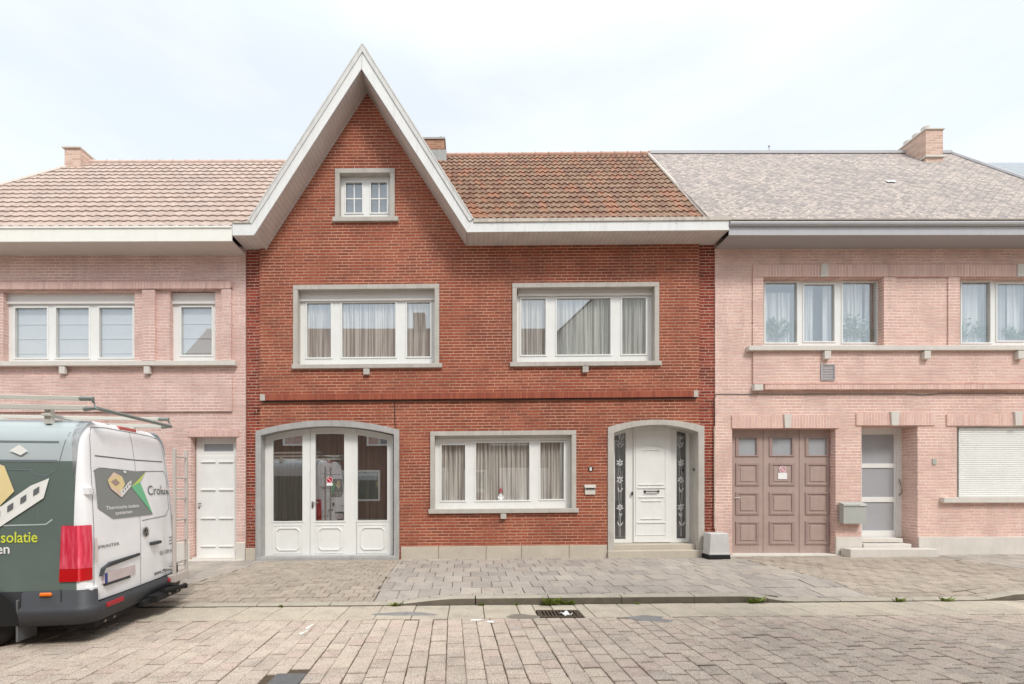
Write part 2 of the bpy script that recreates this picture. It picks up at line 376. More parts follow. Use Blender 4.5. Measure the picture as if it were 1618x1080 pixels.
# ------------------------------------------------------------------ parts of houses
def curtain(parent, x0, x1, z0, z1, y, mat, pitch=0.095, amp=0.030, name='curtain', straight=False):
    n = max(8, int((x1 - x0) / pitch * 6)); b = MB(); rs = [random.uniform(0.6, 1.3) for _ in range(n + 2)]; ph = random.random() * 6
    def f(u, v):
        x = x0 + (x1 - x0) * u; k = rs[int(u * n / 6)]
        yy = 0 if straight else amp * k * math.sin(2 * math.pi * x / pitch + ph + 0.8 * math.sin(x * 7)) * (0.75 + 0.25 * (1 - v))
        return (x, y + yy, z0 + (z1 - z0) * v)
    b.grid(f, n, 3); return b.build(name, mat, parent, smooth=True)
def window(root, sur, frame, panes, recess=0.12, box=None, sill=None, bracket=None, surmat='stone', glass='glass', cur='pleat',
           curmat='curtain', wallY=D, label=None, proud=0.035, sash=True, shutter=None):
    """photo-pixel rectangles (x0,x1,top,bottom): stone surround outer + width, PVC frame, panes, sill"""
    Y = wallY; Yf = Y + recess
    pc = (frame[0] + frame[1]) / 2
    X0, X1 = PX(frame[0], Yf), PX(frame[1], Yf); Z1, Z0 = cz(pc, frame[2], Yf), cz(pc, frame[3], Yf)
    hs = [(PX(a, Yf), PX(b_, Yf), cz(pc, d, Yf), cz(pc, c, Yf)) for a, b_, c, d in panes]
    m = MB(); m.prism(rect(X0 - 0.05, X1 + 0.05, Z0 - 0.03, Z1 + 0.03), Yf, Yf + 0.07, [rect(*h) for h in hs])
    if sash:
        for h in hs:
            g = 0.028; m.prism(rect(h[0] - g, h[1] + g, h[2] - g, h[3] + g), Yf - 0.014, Yf + 0.001, [rect(h[0] + 0.003, h[1] - 0.003, h[2] + 0.003, h[3] - 0.003)])
    wdw = m.build('window', M['pvc'], root, bevel=0.003, label=label)
    if shutter is None:
        g = MB()
        for h in hs: g.add([(h[0] - .01, Yf + 0.03, h[2] - .01), (h[1] + .01, Yf + 0.03, h[2] - .01), (h[1] + .01, Yf + 0.03, h[3] + .01), (h[0] - .01, Yf + 0.03, h[3] + .01)], [(0, 1, 2, 3)])
        g.build('glass', M[glass], wdw)
    if sur:
        ox0, ox1, oz0, oz1 = crect(*sur[:4]); t = sur[4] / 75.8
        a = MB(); a.prism([(ox0, oz0), (ox0 + t, oz0), (ox0 + t, oz1 - t), (ox1 - t, oz1 - t), (ox1 - t, oz0), (ox1, oz0), (ox1, oz1), (ox0, oz1)], Y - proud, Yf + 0.012)
        a.cur = 1
        for xs_ in ((ox0 + ox1) / 2 - .0015,): a.box(xs_, xs_ + .004, Y - proud - .0012, Y - proud + .002, oz1 - t, oz1 + .0005)
        for xs_ in (ox0, ox1 - t): a.box(xs_ - .0005, xs_ + t + .0005, Y - proud - .0012, Y - proud + .002, oz1 - t - .002, oz1 - t + .002)
        a.build('stone_surround', [M[surmat], JT], wdw, bevel=0)
    if box:
        bx0, bx1, bz0, bz1 = crect(box[0], box[1], box[2], box[3], Yf - 0.03)
        a = MB(); a.box(bx0 + .003, bx1 - .003, Yf - 0.03, Yf - 0.001, bz0, bz1); a.box(bx0 + .003, bx1 - .003, Yf - 0.045, Yf - 0.031, bz0, bz0 + 0.045)
        a.build('shutter_box', M['pvc_shade'], wdw, bevel=0.003)
    if sill:
        x0, x1, z0, z1 = crect(*sill, Y=Y - 0.06)
        a = MB(); a.box(x0, x1, Y - 0.06, Yf + 0.02, z0, z1); s = a.build('sill', M[surmat], wdw, bevel=0.005)
    if bracket:
        x0, x1, z0, z1 = crect(*bracket, Y=Y - 0.07)
        a = MB(); a.box(x0, x1, Y - 0.07, Y + 0.01, z0, z1 - .004); a.box((x0 + x1) / 2 - .008, (x0 + x1) / 2 + .008, Y - 0.074, Y - 0.0705, z1 - 0.05, z1 + 0.045)
        a.build('shutter_catch', [M[surmat]], wdw, bevel=0.003)
    Yc = Yf + 0.085
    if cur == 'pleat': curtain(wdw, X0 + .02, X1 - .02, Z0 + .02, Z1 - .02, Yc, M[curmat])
    elif cur == 'flat':
        for h in hs: curtain(wdw, h[0] - .06, h[1] + .06, Z0 + .02, Z1 - .02, Yc, M[curmat], name='pane_film', straight=True)
    elif cur == 'blind':
        a = MB()
        for h in hs:
            k = 0; z = h[3] - 0.02
            while z > h[2] - 0.05:
                a.box(h[0] - .05, h[1] + .05, Yc, Yc + 0.01, z - 0.3, z); a.box(h[0] - .05, h[1] + .05, Yc - 0.012, Yc - 0.001, z - 0.31, z - 0.295); z -= 0.31
        a.build('blind', M[curmat], wdw)
    if shutter is not None:
        a = MB(); x0, x1, z0, z1 = crect(*shutter, Y=Yf - 0.02); z = z0
        while z < z1:
            a.prism
            zz = min(z + 0.045, z1)
            a.add([(x0, Yf - .02, z), (x1, Yf - .02, z), (x1, Yf - .034, z + .012), (x0, Yf - .034, z + .012), (x1, Yf - .034, zz - .01), (x0, Yf - .034, zz - .01), (x1, Yf - .02, zz), (x0, Yf - .02, zz)],
                  [(0, 1, 2, 3), (3, 2, 4, 5), (5, 4, 6, 7)]); z += 0.045
        a.build('roller_shutter', M['pvc'], wdw)
    return wdw
def tiled_roof(name, mat, parent, xl, xr, ye, ze, yr, zr, rows, pw, amp=0.022, lip=0.03, per=6):
    """real courses of rolled tiles: xl/xr are functions of t in 0..1 (eave..ridge)"""
    b = MB(); sl = math.hypot(yr - ye, zr - ze); ny, nz_ = -(zr - ze) / sl, (yr - ye) / sl
    for r in range(rows):
        t0, t1 = r / rows, (r + 1) / rows; x0 = min(xl(t0), xl(t1)) ; x1 = max(xr(t0), xr(t1)); n = max(2, int((x1 - x0) / pw * per))
        row = []; off = 0
        for k, (t, lift) in enumerate(((t0, 0.0), (t0, lip), (t1, 0.004))):
            pts = []
            for i in range(n + 1):
                x = xl(t0 if k < 2 else t1) + (xr(t0 if k < 2 else t1) - xl(t0 if k < 2 else t1)) * i / n
                fr = (x / pw) % 1.0; w_ = amp * (math.sin(math.pi * min(1, fr / 0.62)) if fr < 0.62 else -0.25 * math.sin(math.pi * (fr - 0.62) / 0.38))
                j = random.uniform(-.0025, .0025)
                h = lift + (w_ + j if k else w_ - 0.004)
                pts.append((x, ye + (yr - ye) * t + ny * h, ze + (zr - ze) * t + nz_ * h))
            row.append(pts)
        vs = row[0] + row[1] + row[2]; m = n + 1
        b.add(vs, [(q * m + i, q * m + i + 1, (q + 1) * m + i + 1, (q + 1) * m + i) for q in range(2) for i in range(n)])
    return b.build(name, mat, parent, smooth=False)
def ridge_caps(parent, x0, x1, y, z, r, mat, step=0.36, name='ridge_cap'):
    b = MB(); x = x0
    while x < x1 - 0.02:
        e = min(x + step, x1)
        b.tube([(x, y, z), (e - .02, y, z), (e - .02, y, z), (e, y, z)], [r, r * .94, r * 1.16, r * 1.16], 10); x = e
    return b.build(name, mat, parent, smooth=False)

# ================================================================== GROUND
KY = 6.5                                               # line of the kerb
def kerb_h(x):                                         # kerb upstand above the gutter; dropped at the two garages
    def ss(a, b, v): t = max(0, min(1, (v - a) / (b - a))); return t * t * (3 - 2 * t)
    f = ss(-1.20, -0.10, x) * (1 - ss(3.75, 4.5, x)) + ss(7.0, 7.6, x)
    return 0.022 + 0.078 * f
def pave_z(x, y):
    t = max(0.0, min(1.0, (y - KY - 0.14) / 1.1)); t = t * t * (3 - 2 * t)
    return zg(x) + kerb_h(x) * (1 - t) + t * 0.104
def road_z(x, y): return zg(x) + 0.03 * (1 - min(1, abs(y - 3.4) / 3.1) ** 2)
def blocks(b, x0, x1, y0, y1, pu, pv, zf, rot=0.0, cols_along_y=True, gap=0.008, jit=0.003, lift=0.004, lim=None, bev=0.006, miss=None, gy=2.0):
    """individually laid blocks: top with worn edges, real joints between them"""
    cx, cy = (x0 + x1) / 2, (y0 + y1) / 2; R = math.hypot(x1 - x0, y1 - y0) / 2 + 1; ca, sa = math.cos(rot), math.sin(rot)
    nu, nv = int(R / pu) + 1, int(R / pv) + 1
    for i in range(-nu, nu):
        offs = random.uniform(0, 0.12) + (0.5 if i % 2 else 0.0); dr = random.uniform(-.004, .004)
        for j in range(-nv, nv):
            a, c = (i + 0.5) * pu + dr, (j + offs) * pv
            X, Y = (cx + a * ca - c * sa, cy + a * sa + c * ca) if cols_along_y else (cx + c * ca - a * sa, cy + c * sa + a * ca)
            hu, hv = (pu, pv) if cols_along_y else (pv, pu)
            if Y + hv / 2 < y0 or Y - hv / 2 > y1: continue
            xa_, xb_ = (x0, x1) if lim is None else lim(Y)
            l_, r_, d_, u_ = max(X - hu / 2, xa_), min(X + hu / 2, xb_), max(Y - hv / 2, y0), min(Y + hv / 2, y1)
            if r_ - l_ < .045 or u_ - d_ < .045: continue
            X, Y, hu, hv = (l_ + r_) / 2, (d_ + u_) / 2, r_ - l_, u_ - d_
            if miss and miss(X, Y): continue
            g = gap * random.uniform(0.7, 1.6); hx, hy = hu / 2 - g / 2, hv / 2 - g * gy / 2; dz = random.gauss(0, lift * .6); tx, ty = random.gauss(0, .006), random.gauss(0, .006)
            q = random.gauss(0, .012); cq, sq = math.cos(rot + q), math.sin(rot + q); vs = []
            for (k, dd) in ((1.0, -0.02), (1.0, -0.006), (0.0, 0.0)):
                for sx, sy in ((-1, -1), (1, -1), (1, 1), (-1, 1)):
                    ex, ey = sx * (hx - (0 if k else bev)) + random.uniform(-jit, jit) * .5, sy * (hy - (0 if k else bev)) + random.uniform(-jit, jit) * .5
                    wx, wy = X + ex * cq - ey * sq, Y + ex * sq + ey * cq
                    vs.append((wx, wy, zf(wx, wy) + dz + dd + tx * ex + ty * ey))
            fs = [(8, 9, 10, 11)]
            for r0 in (0, 4): fs += [(r0 + k, r0 + (k + 1) % 4, r0 + 4 + (k + 1) % 4, r0 + 4 + k) for k in range(4)]
            b.add(vs, fs)
JOINT = plain('joint_sand', (88, 76, 62), 0.95, 0.3, 30, bump=0.3)
g = MB(); N = 40
def gfar(u, v):
    x = -300 + 600 * u; y = -300 + 700 * v; return (x, y, zg(max(-14, min(14, x))) - 0.045)
g.grid(gfar, 60, 4); struct(g.build('ground', plain('earth', (150, 142, 126), 0.95, 0.2, 0.5)))
g = MB(); g.grid(lambda u, v: (-14 + 28 * u, 0.9 + 5.6 * v, road_z(-14 + 28 * u, .9 + 5.6 * v) - (0.012 if not (4.86 < .9 + 5.6 * v < 6.3 and 0.3 < -14 + 28 * u < 2.0) else .1)), 112, 28)
struct(g.build('road_bed', JOINT))
grate_box = (PX(850, 6.0), PX(917, 6.0), 5.86, 6.17)
def in_grate(x, y): return grate_box[0] - .11 < x < grate_box[1] + .11 and y > 6.1
hole = (PX(452, 3.99), 3.99)
b = MB(); blocks(b, -13.9, 13.9, 1.05, 5.80, 0.172, 0.205, road_z, rot=math.radians(2.0), gap=0.0065, gy=2.2,
       miss=lambda x, y: math.hypot(x - hole[0], (y - hole[1])) < 0.14)
struct(b.build('road_pavers', blocks_mat('road_concrete_pavers', [(187, 172, 158), (192, 177, 163), (181, 167, 154), (194, 180, 166), (189, 170, 158), (196, 182, 166), (178, 165, 154)], speck=0.5)))
b = MB(); x = -13.9
b = MB(); x = -13.9                                         # gutter slabs, cut round the grate
def slab(b, xa, xb, ya, yb):
    if xb - xa < .03: return
    vs = []; t0, t1 = random.gauss(0, .002), random.gauss(0, .002)
    for dd, e in ((-.02, 0), (-.005, 0), (0, .008)):
        for sx, sy in ((xa + e, ya + e), (xb - .010 - e, ya + e), (xb - .010 - e, yb - e), (xa + e, yb - e)): vs.append((sx, sy, road_z(sx, sy) + dd + 0.002 + (t0 if sx < (xa + xb) / 2 else t1)))
    b.add(vs, [(8, 9, 10, 11)] + [(r0 + k, r0 + (k + 1) % 4, r0 + 4 + (k + 1) % 4, r0 + 4 + k) for r0 in (0, 4) for k in range(4)])
while x < 13.9:
    w_ = 0.455; ga, gb = grate_box[0] - .01, grate_box[1] + .02
    if x + w_ > ga and x < gb:
        slab(b, x, min(x + w_, ga), 5.81, 6.485); slab(b, max(x, gb), x + w_, 5.81, 6.485)
        slab(b, max(x, ga), min(x + w_, gb), grate_box[3] + .01, 6.485)
    else: slab(b, x, x + w_, 5.81, 6.485)
    x += w_
struct(b.build('gutter_slabs', blocks_mat('gutter_concrete', [(188, 177, 160), (195, 184, 167), (182, 172, 157)], speck=0.4)))
b = MB(); x = -13.9                                     # kerb stones with the drops at the garages
while x < 13.9:
    n = 5; xs = [x + 0.006 + 0.985 * i / n for i in range(n + 1)]; vs = []
    for q in xs:
        z = zg(q); h = kerb_h(q)
        vs += [(q, KY, z - .03), (q, KY, z + h - .012), (q, KY + .012, z + h), (q, KY + .135, z + h + .002), (q, KY + .14, z - .03)]
    fs = []
    for i in range(n): fs += [(i * 5 + k, (i + 1) * 5 + k, (i + 1) * 5 + k + 1, i * 5 + k + 1) for k in range(4)]
    fs += [(4, 3, 2, 1, 0), tuple(n * 5 + k for k in range(5))]
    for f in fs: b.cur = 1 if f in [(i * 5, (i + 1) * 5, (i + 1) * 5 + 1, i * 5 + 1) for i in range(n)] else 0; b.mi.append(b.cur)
    k0 = len(b.v); b.v += vs; b.f += [tuple(q_ + k0 for q_ in f) for f in fs]; x += 1.0
struct(b.build('kerb', [plain('kerb_concrete', (172, 164, 150), 0.85, 0.2, 5, bump=0.4), plain('dark_kerb_face', (112, 104, 92), 0.85, 0.25, 6, bump=0.4)]))  # upright front face in a darker tone than the top
g = MB(); g.grid(lambda u, v: (-14 + 28 * u, KY + .14 + 3.5 * v, pave_z(-14 + 28 * u, KY + .14 + 3.5 * v) - .012), 56, 12)
struct(g.build('pavement_bed', JOINT))
SLABS = blocks_mat('pavement_concrete_slabs', [(166, 157, 149), (174, 165, 156), (158, 150, 143), (180, 171, 160), (168, 157, 147)], speck=0.3)
CLINK = blocks_mat('crossing_clinkers', [(168, 155, 141), (176, 163, 149), (160, 149, 136), (172, 160, 147)], speck=0.4)
e1 = lambda y: -4.15 - .12 * (D - y); e2 = lambda y: -1.43 + .03 * (D - y); e3 = lambda y: 5.50 + .08 * (D - y); e4 = lambda y: 9.3 + .2 * (D - y)
zones = [('pavement_slabs', SLABS, .42, .305, lambda y: -13.9, e1), ('crossing_pavers', CLINK, .17, .22, e1, e2), ('pavement_slabs', SLABS, .42, .305, e2, e3),
         ('crossing_pavers', CLINK, .17, .22, e3, e4), ('pavement_slabs', SLABS, .42, .305, e4, lambda y: 13.9)]
for nm, mt, pu, pv, la, lb in zones:
    b = MB(); m1, m2 = min(la(KY), la(D)), max(lb(KY), lb(D))
    blocks(b, m1, m2, KY + .15, D + .3, pu, pv, pave_z, cols_along_y=False, gap=0.007, lim=lambda y: (la(y), lb(y)), gy=2.2); struct(b.build(nm, mt))
# opposite pavement behind the camera
g = MB(); g.box(-14, 14, -1.3, 0.9, -0.3, 0.09); struct(g.build('opposite_pavement', blocks_mat('opposite_slabs', [(180, 172, 160), (176, 168, 158)])))
# patches and flecks on the road
def blob(name, cx, cy, rx, ry, mat, zf, h=0.006, seed=1, n=28, rough=0.25):
    rnd = random.Random(seed); ph = [rnd.uniform(0, 6.28) for _ in range(6)]; vs = []; 
    for ring in (1.0, 0.93):
        for i in range(n):
            t = 2 * math.pi * i / n; r = ring * (1 + rough * sum(math.sin((k + 2) * t + ph[k]) / (k + 2) for k in range(5)))
            x, y = cx + rx * r * math.cos(t), cy + ry * r * math.sin(t); vs.append((x, y, zf(x, y) + (h if ring < 1 else 0.001)))
    vs.append((cx, cy, zf(cx, cy) + h + .001)); b = MB()
    b.add(vs, [(i, (i + 1) % n, n + (i + 1) % n, n + i) for i in range(n)] + [(n + i, n + (i + 1) % n, 2 * n) for i in range(n)])
    return struct(b.build(name, mat))
PATCH = plain('grey_mortar_patch', (136, 134, 132), 0.85, 0.25, 12, bump=0.4)
def gnd(px, py, h=0.0): Y = F * (HC - h) / (py - CY); return PX(px, Y), Y
x, y = gnd(638, 970); blob('asphalt_patch', x, y, 0.36, 0.10, PATCH, road_z, seed=3, rough=.22)
x, y = gnd(1025, 981); blob('asphalt_patch', x, y, 0.24, 0.13, PATCH, road_z, seed=5, rough=.4)
x, y = gnd(826, 976); blob('asphalt_patch', x, y, 0.20, 0.11, plain('dark_patch', (128, 120, 110), .9, .3, 15, bump=.4), road_z, seed=9)
FLECK = plain('spilt_white_paint', (232, 230, 224), 0.7, 0.1, 30)
for k, (px, py, rx, ry) in enumerate([(489, 990, .022, .09), (477, 1001, .018, .05), (484, 997, .012, .03), (752, 981, .07, .03), (774, 984, .06, .03), (150, 1002, .05, .01)]):
    x, y = gnd(px, py); blob('paint_fleck', x, y, rx, ry, FLECK, road_z, h=.006, seed=20 + k, rough=.5)
# sunken dark square in the road
b = MB(); b.box(hole[0] - .13, hole[0] + .13, hole[1] - .13, hole[1] + .13, zg(hole[0]) - .02, road_z(*hole) - .002)
tag(b.build('road_plate', plain('dark_road_plate', (104, 104, 104), .8, .15, 20, bump=.3), bevel=.006), 'small dark square plate set among the road pavers near the bottom edge', 'cover')

# ================================================================== RED HOUSE
SH[:] = [SM, XS]
red = thing('brick_house', 'red brick house with steep white edged gable and arched white garage doors', 'house', (PX(760), D, 0.10 - .0))
Yg = D - 0.54
wL, wR = PX(410), PX(1105)
base = -0.1
GL = arched(PX(413), PX(622.5), cz(517, 884), cz(517, 687), cz(517, 673.5))       # garage opening
GO = arched(PX(404.5), PX(631), cz(517, 887), cz(517, 680), cz(517, 664))
DL = arched(PX(969.5), PX(1102.5), cz(1036, 884), cz(1036, 683), cz(1036, 671))
DO = arched(PX(960), PX(1112), cz(1036, 886), cz(1036, 674), cz(1036, 663))
def inset(pts, d):
    cx = sum(p[0] for p in pts) / len(pts); cz_ = sum(p[1] for p in pts) / len(pts)
    return [(p[0] + (d if p[0] > cx else -d), p[1] + (d if p[1] > cz_ else 0)) for p in pts]
wins = {'gable': (532, 622, 269, 345), 'ul': (467, 691, 452, 578), 'ur': (812, 1038, 449, 574), 'gw': (683, 907, 683, 807)}
holes = [rect(*crect(*wins[k])) for k in wins]
g1 = arched(PX(411.5), PX(627), base + .02, cz(517, 684), cz(517, 669)); d1 = arched(PX(964), PX(1104), base + .02, cz(1036, 679), cz(1036, 667))
b = MB(); b.prism([(wL, base), (wR, base), (wR, 6.70), (0.05, 6.70), (-2.11, 9.98), (-4.29, 6.70), (wL, 6.70)], D, D + 0.30, holes + [g1, d1])
eL, eR = PX(387.5), PX(1131)
b.cur = 1; b.box(eL, wL - .001, D + .055, D + .30, base, 6.69); b.box(wR + .001, eR, D + .055, D + .30, base, 6.69)
b.cur = 0; b.box(eL, eL + .2, D + .301, 15.9, base, 7.0); b.box(eR - .2, eR, D + .301, 15.9, base, 7.0); b.box(eL, eR, 15.9, 16.1, base, 7.0)
b.prism([(eL + .25, 6.6), (eR - .25, 6.6), (eR - .25, 7.0), (eL + .25, 7.0)], D + .31, D + .33)
b.build('wall', [M['brick'], M['brick_strip']], red)
# plinth
b = MB(); zt = cz(760, 862.5); xs = [PX(v) for v in (633.5, 693, 768, 824, 899, 959)]
for a, c in zip(xs, xs[1:]): b.box(a + .004, c - .004, D - .022, D + .02, base, zt)
b.box(eL + .003, PX(403.5), D - .0, D + .05, base, cz(396, 866)); b.box(PX(1113), eR, D + .03, D + .05, base, cz(1120, 862))
b.build('plinth', M['stone_warm'], red, split=True, bevel=.006)
# ledge of bricks on edge
b = MB(); x0, x1 = PX(419, D - .07), PX(1096, D - .07); zb, zt = cz(757, 629.5, D - .07), cz(757, 619.5, D - .07)
b.box(x0, x1, D - .07, D + .01, zb, zt); b.cur = 1
b.box(x0 - .11, x0 - .001, D - .075, D + .01, zb - .004, zt + .004); b.box(x1 + .001, x1 + .10, D - .075, D + .01, zb - .004, zt + .004); b.cur = 2
b.box(x0 - .08, x1 + .08, D - .045, D + .01, zb - .03, zb - .005)
b.build('brick_ledge', [M['soldier'], M['stone'], M['steel_dark']], red, bevel=.003)
# gable barge boards and soffits
inA, inL, inR = (-2.11, 9.86), (-4.225, 6.60), (-0.035, 6.64)
ouA, ouL, ouR = (-2.085, 10.33), (-4.33, 6.86), (0.085, 6.87)
b = MB(); b.prism([inL, inA, ouA, ouL], Yg, Yg + .03); b.prism([(inA[0] + .004, inA[1]), inR, ouR, (ouA[0] + .004, ouA[1])], Yg, Yg + .03)
b.build('barge_board', M['fascia'], red, split=True, bevel=.003, fixn=True)
b = MB()                                                 # raised outer strip with metal edge
def off(p, q, d):
    v = Vector((q[0] - p[0], q[1] - p[1])).normalized(); n_ = Vector((-v.y, v.x)) * d; return (p[0] + n_.x, p[1] + n_.y), (q[0] + n_.x, q[1] + n_.y)
for p, q, sg, dy in ((ouL, ouA, -1, 0), (ouA, ouR, -1, .002)):
    p2, q2 = off(p, q, sg * .075); b.prism([p, q, q2, p2], Yg - .018 - dy, Yg - .001)
    p3, q3 = off(p, q, -sg * .022); b.prism([p, q, q3, p3], Yg - .026 - dy, Yg + .06 + dy)
b.build('verge_trim', [plain('verge_board', (212, 210, 206), 0.5, 0.08, 5, streak=0.25)], red, fixn=True)
b = MB()
for p, q in ((inL, inA), (inA, inR)):
    b.add([(p[0], Yg + .03, p[1]), (q[0], Yg + .03, q[1]), (q[0], D + .02, q[1]), (p[0], D + .02, p[1])], [(0, 1, 2, 3)])
    up = .012; b.add([(p[0], D - .03, p[1] - up), (q[0], D - .03, q[1] - up), (q[0], D - .001, q[1] - .03), (p[0], D - .001, p[1] - .03)], [(0, 1, 2, 3)])
b.build('rake_soffit', M['soffitR'], red)
b = MB()                                                 # steep gable roof running back into the main roof
for p, q in ((ouL, ouA), (ouA, ouR)):
    p2, q2 = off(p, q, -.06); b.prism([p, q, q2, p2], Yg + .061, 12.75)
b.build('gable_roof', M['tile'], red, fixn=True)
# eaves boxes: right hand run and the short return at the left
eb, et = 6.622, 6.868; rx = PX(1152, Yg)
b = MB(); b.prism([inR, (inR[0] + .002, inR[1] - .015), (rx, eb), (rx, et), (ouR[0] + .004, et), (ouR[0] + .004, ouR[1])], Yg, Yg + .03)
b.box(rx - .03, rx, Yg + .031, D + .05, eb, et); lx = PX(367, Yg)
b.box(lx, inL[0] - .012, Yg + .002, Yg + .03, 6.60, 6.84); b.box(lx, lx + .03, Yg + .031, D + .05, 6.60, 6.84)
b.build('eaves_fascia', M['fascia'], red, split=True, bevel=.003, fixn=True)
b = MB(); b.box(ouR[0] + .02, rx + .012, Yg - .022, Yg - .001, et - .055, et + .012); b.box(ouR[0] + .02, rx + .012, Yg + .0, Yg + .18, et + .001, et + .014)
b.box(lx - .01, ouL[0] + .03, Yg - .018, Yg - .001, 6.835, 6.86); b.box(lx - .01, ouL[0] + .03, Yg, Yg + .3, 6.845, 6.86)
for k in range(9): b.box(.45 + k * .52, .462 + k * .52, Yg - .006, Yg - .0005, 6.76, 6.772)
b.build('gutter_edge', M['fascia2'], red, split=True)
b = MB(); b.box(inR[0] + .01, rx - .031, Yg + .031, D + .05, eb + .001, eb + .02); b.box(lx + .031, inL[0] + .0, Yg + .031, D + .05, 6.605, 6.62)
b.build('eaves_soffit', M['soffit'], red, split=True)
# main roof
YE, ZE, YR, ZR = 9.55, 6.86, 13.0, 10.63
vx = PX(1113, 9.6) + 0.02; vr = PX(1022, 13.0)
tiled_roof('roof', M['tile'], red, lambda t: max(-2.0, .06 - (ZR - ZE) * (t + 1 / 16) / 1.6), lambda t: vx + (vr - vx) * t, YE, ZE, YR, ZR, 16, 0.14, amp=.024, lip=.032)
b = MB(); b.add([(-.05, YE, ZE - .05), (vx, YE, ZE - .05), (vr, YR, ZR - .05), (-2.1, YR, ZR - .05), (eL, 16.5, 7.0), (vr, 16.5, 7.0), (-2.1, 12.9, ZR - .1), (eL, YR, ZR - .05), (eL, 10.25, ZE + .77), (-2.1, 10.25, ZE + .77)], [(0, 1, 2, 3), (7, 2, 5, 4), (8, 9, 3, 7)])
b.build('roof_deck', M['tile'], red)
ridge_caps(red, -1.4, vr + .05, YR, ZR + .02, 0.075, M['ridge'])
b = MB(); b.tube([(vx + .03, YE - .05, ZE + .03), (vr + .03, YR, ZR + .05)], .035, 6); b.build('verge_edge', M['verge'], red)
cY = 12.75; b = MB(); x0, x1 = PX(664, cY), PX(702, cY); zb, zt = 9.9, cz(690, 220, cY)
b.box(x0, x1, cY, cY + .9, zb, zt); b.cur = 1; b.box(x0 - .03, x1 + .03, cY - .03, cY + .93, zt + .001, zt + .05); b.cur = 2
b.box(x0 - .04, x1 + .06, cY - .06, cY - .001, ZR - .34, ZR - .02); b.tube([(x1 - .1, cY + .1, zt + .05), (x1 - .1, cY + .1, zt + .14)], .03)
b.build('chimney', [M['chim'], M['stone_grey'], M['zinc']], red)
# windows of the red house
wg = window(red, (530, 624, 267, 344, 7), (538.5, 615, 281, 341), [(546.5, 572.5, 288, 336), (586, 612 - 0.5, 288, 336)], recess=.11, sill=(525, 629, 341.5, 348.5), glass='glass_side', cur='flat', curmat='frost', surmat='stone')
Yq = D + .11; a = MB()
for (p0, p1) in ((546.5, 572.5), (586, 611.5)):
    x0, x1, z0, z1 = crect(p0, p1, 288, 336, Yq); a.box((x0 + x1) / 2 - .012, (x0 + x1) / 2 + .012, Yq + .015, Yq + .029, z0, z1)
    zm = z0 + (z1 - z0) * .48; a.box(x0, (x0 + x1) / 2 - .013, Yq + .015, Yq + .029, zm - .012, zm + .012); a.box((x0 + x1) / 2 + .013, x1, Yq + .015, Yq + .029, zm - .012, zm + .012)
a.build('glazing_bars', M['pvc'], wg, split=True)
window(red, (464, 694, 450, 577, 7), (474.5, 687.5, 474, 574), [(485, 523, 478, 564), (540.5, 625, 478, 564), (643, 680, 478, 564)], recess=.14, box=(474, 688, 459, 475), sill=(460.5, 698.5, 574.5, 581), bracket=(574, 583.5, 581.5, 591), label='wide three pane window upstairs under the gable')
window(red, (809.5, 1040.5, 447, 573, 7), (819, 1030, 467, 570), [(823.5, 862, 471, 560), (879.5, 964.5, 471, 560), (982.5, 1020.5, 471, 560)], recess=.14, box=(818, 1031, 455, 467), sill=(806, 1046, 570.5, 577.5), bracket=(921, 930, 578, 587.5), curmat='curtain_grey')
window(red, (680, 910, 680.5, 805, 7), (689, 901, 694, 803), [(697.5, 735, 702, 790), (752, 836.5, 699, 790), (853.5, 891, 699, 789)], recess=.13, box=(688, 902, 687, 695), sill=(677, 914.5, 803.5, 810.5), bracket=(791, 800, 811, 819.5), glass='glass_low')

# garage doors
b = MB(); b.prism(GO, D - .03, D + .19, [[(p[0], p[1]) if p[1] > cz(517, 880) else (p[0], cz(517, 878.5)) for p in GL]])
sur = b.build('garage_surround', M['stone_grey'], red, bevel=.005)
b = MB(); b.box(PX(405), PX(631), D - .05, D + .2, cz(517, 886.5), cz(517, 880)); b.build('garage_threshold', M['stone_grey'], red, bevel=.004)
YG = D + .19
def gz(py): return cz(517, py, YG)
gx0, gx1 = PX(419.5, YG), PX(620, YG)
arc = arched(gx0 - .02, gx1 + .02, gz(881), gz(689), gz(675.5), 40)
def arc_z(x, dz=0.0):
    pts = sorted(arc[2:]); 
    for (xa, za), (xb, zb_) in zip(pts, pts[1:]):
        if xa <= x <= xb: return za + (zb_ - za) * (x - xa) / (xb - xa) + dz
    return pts[0][1] + dz
gl = [(431.5, 478), (498.5, 544), (565, 612)]
door_edges = [418, 490, 563, 621.5]

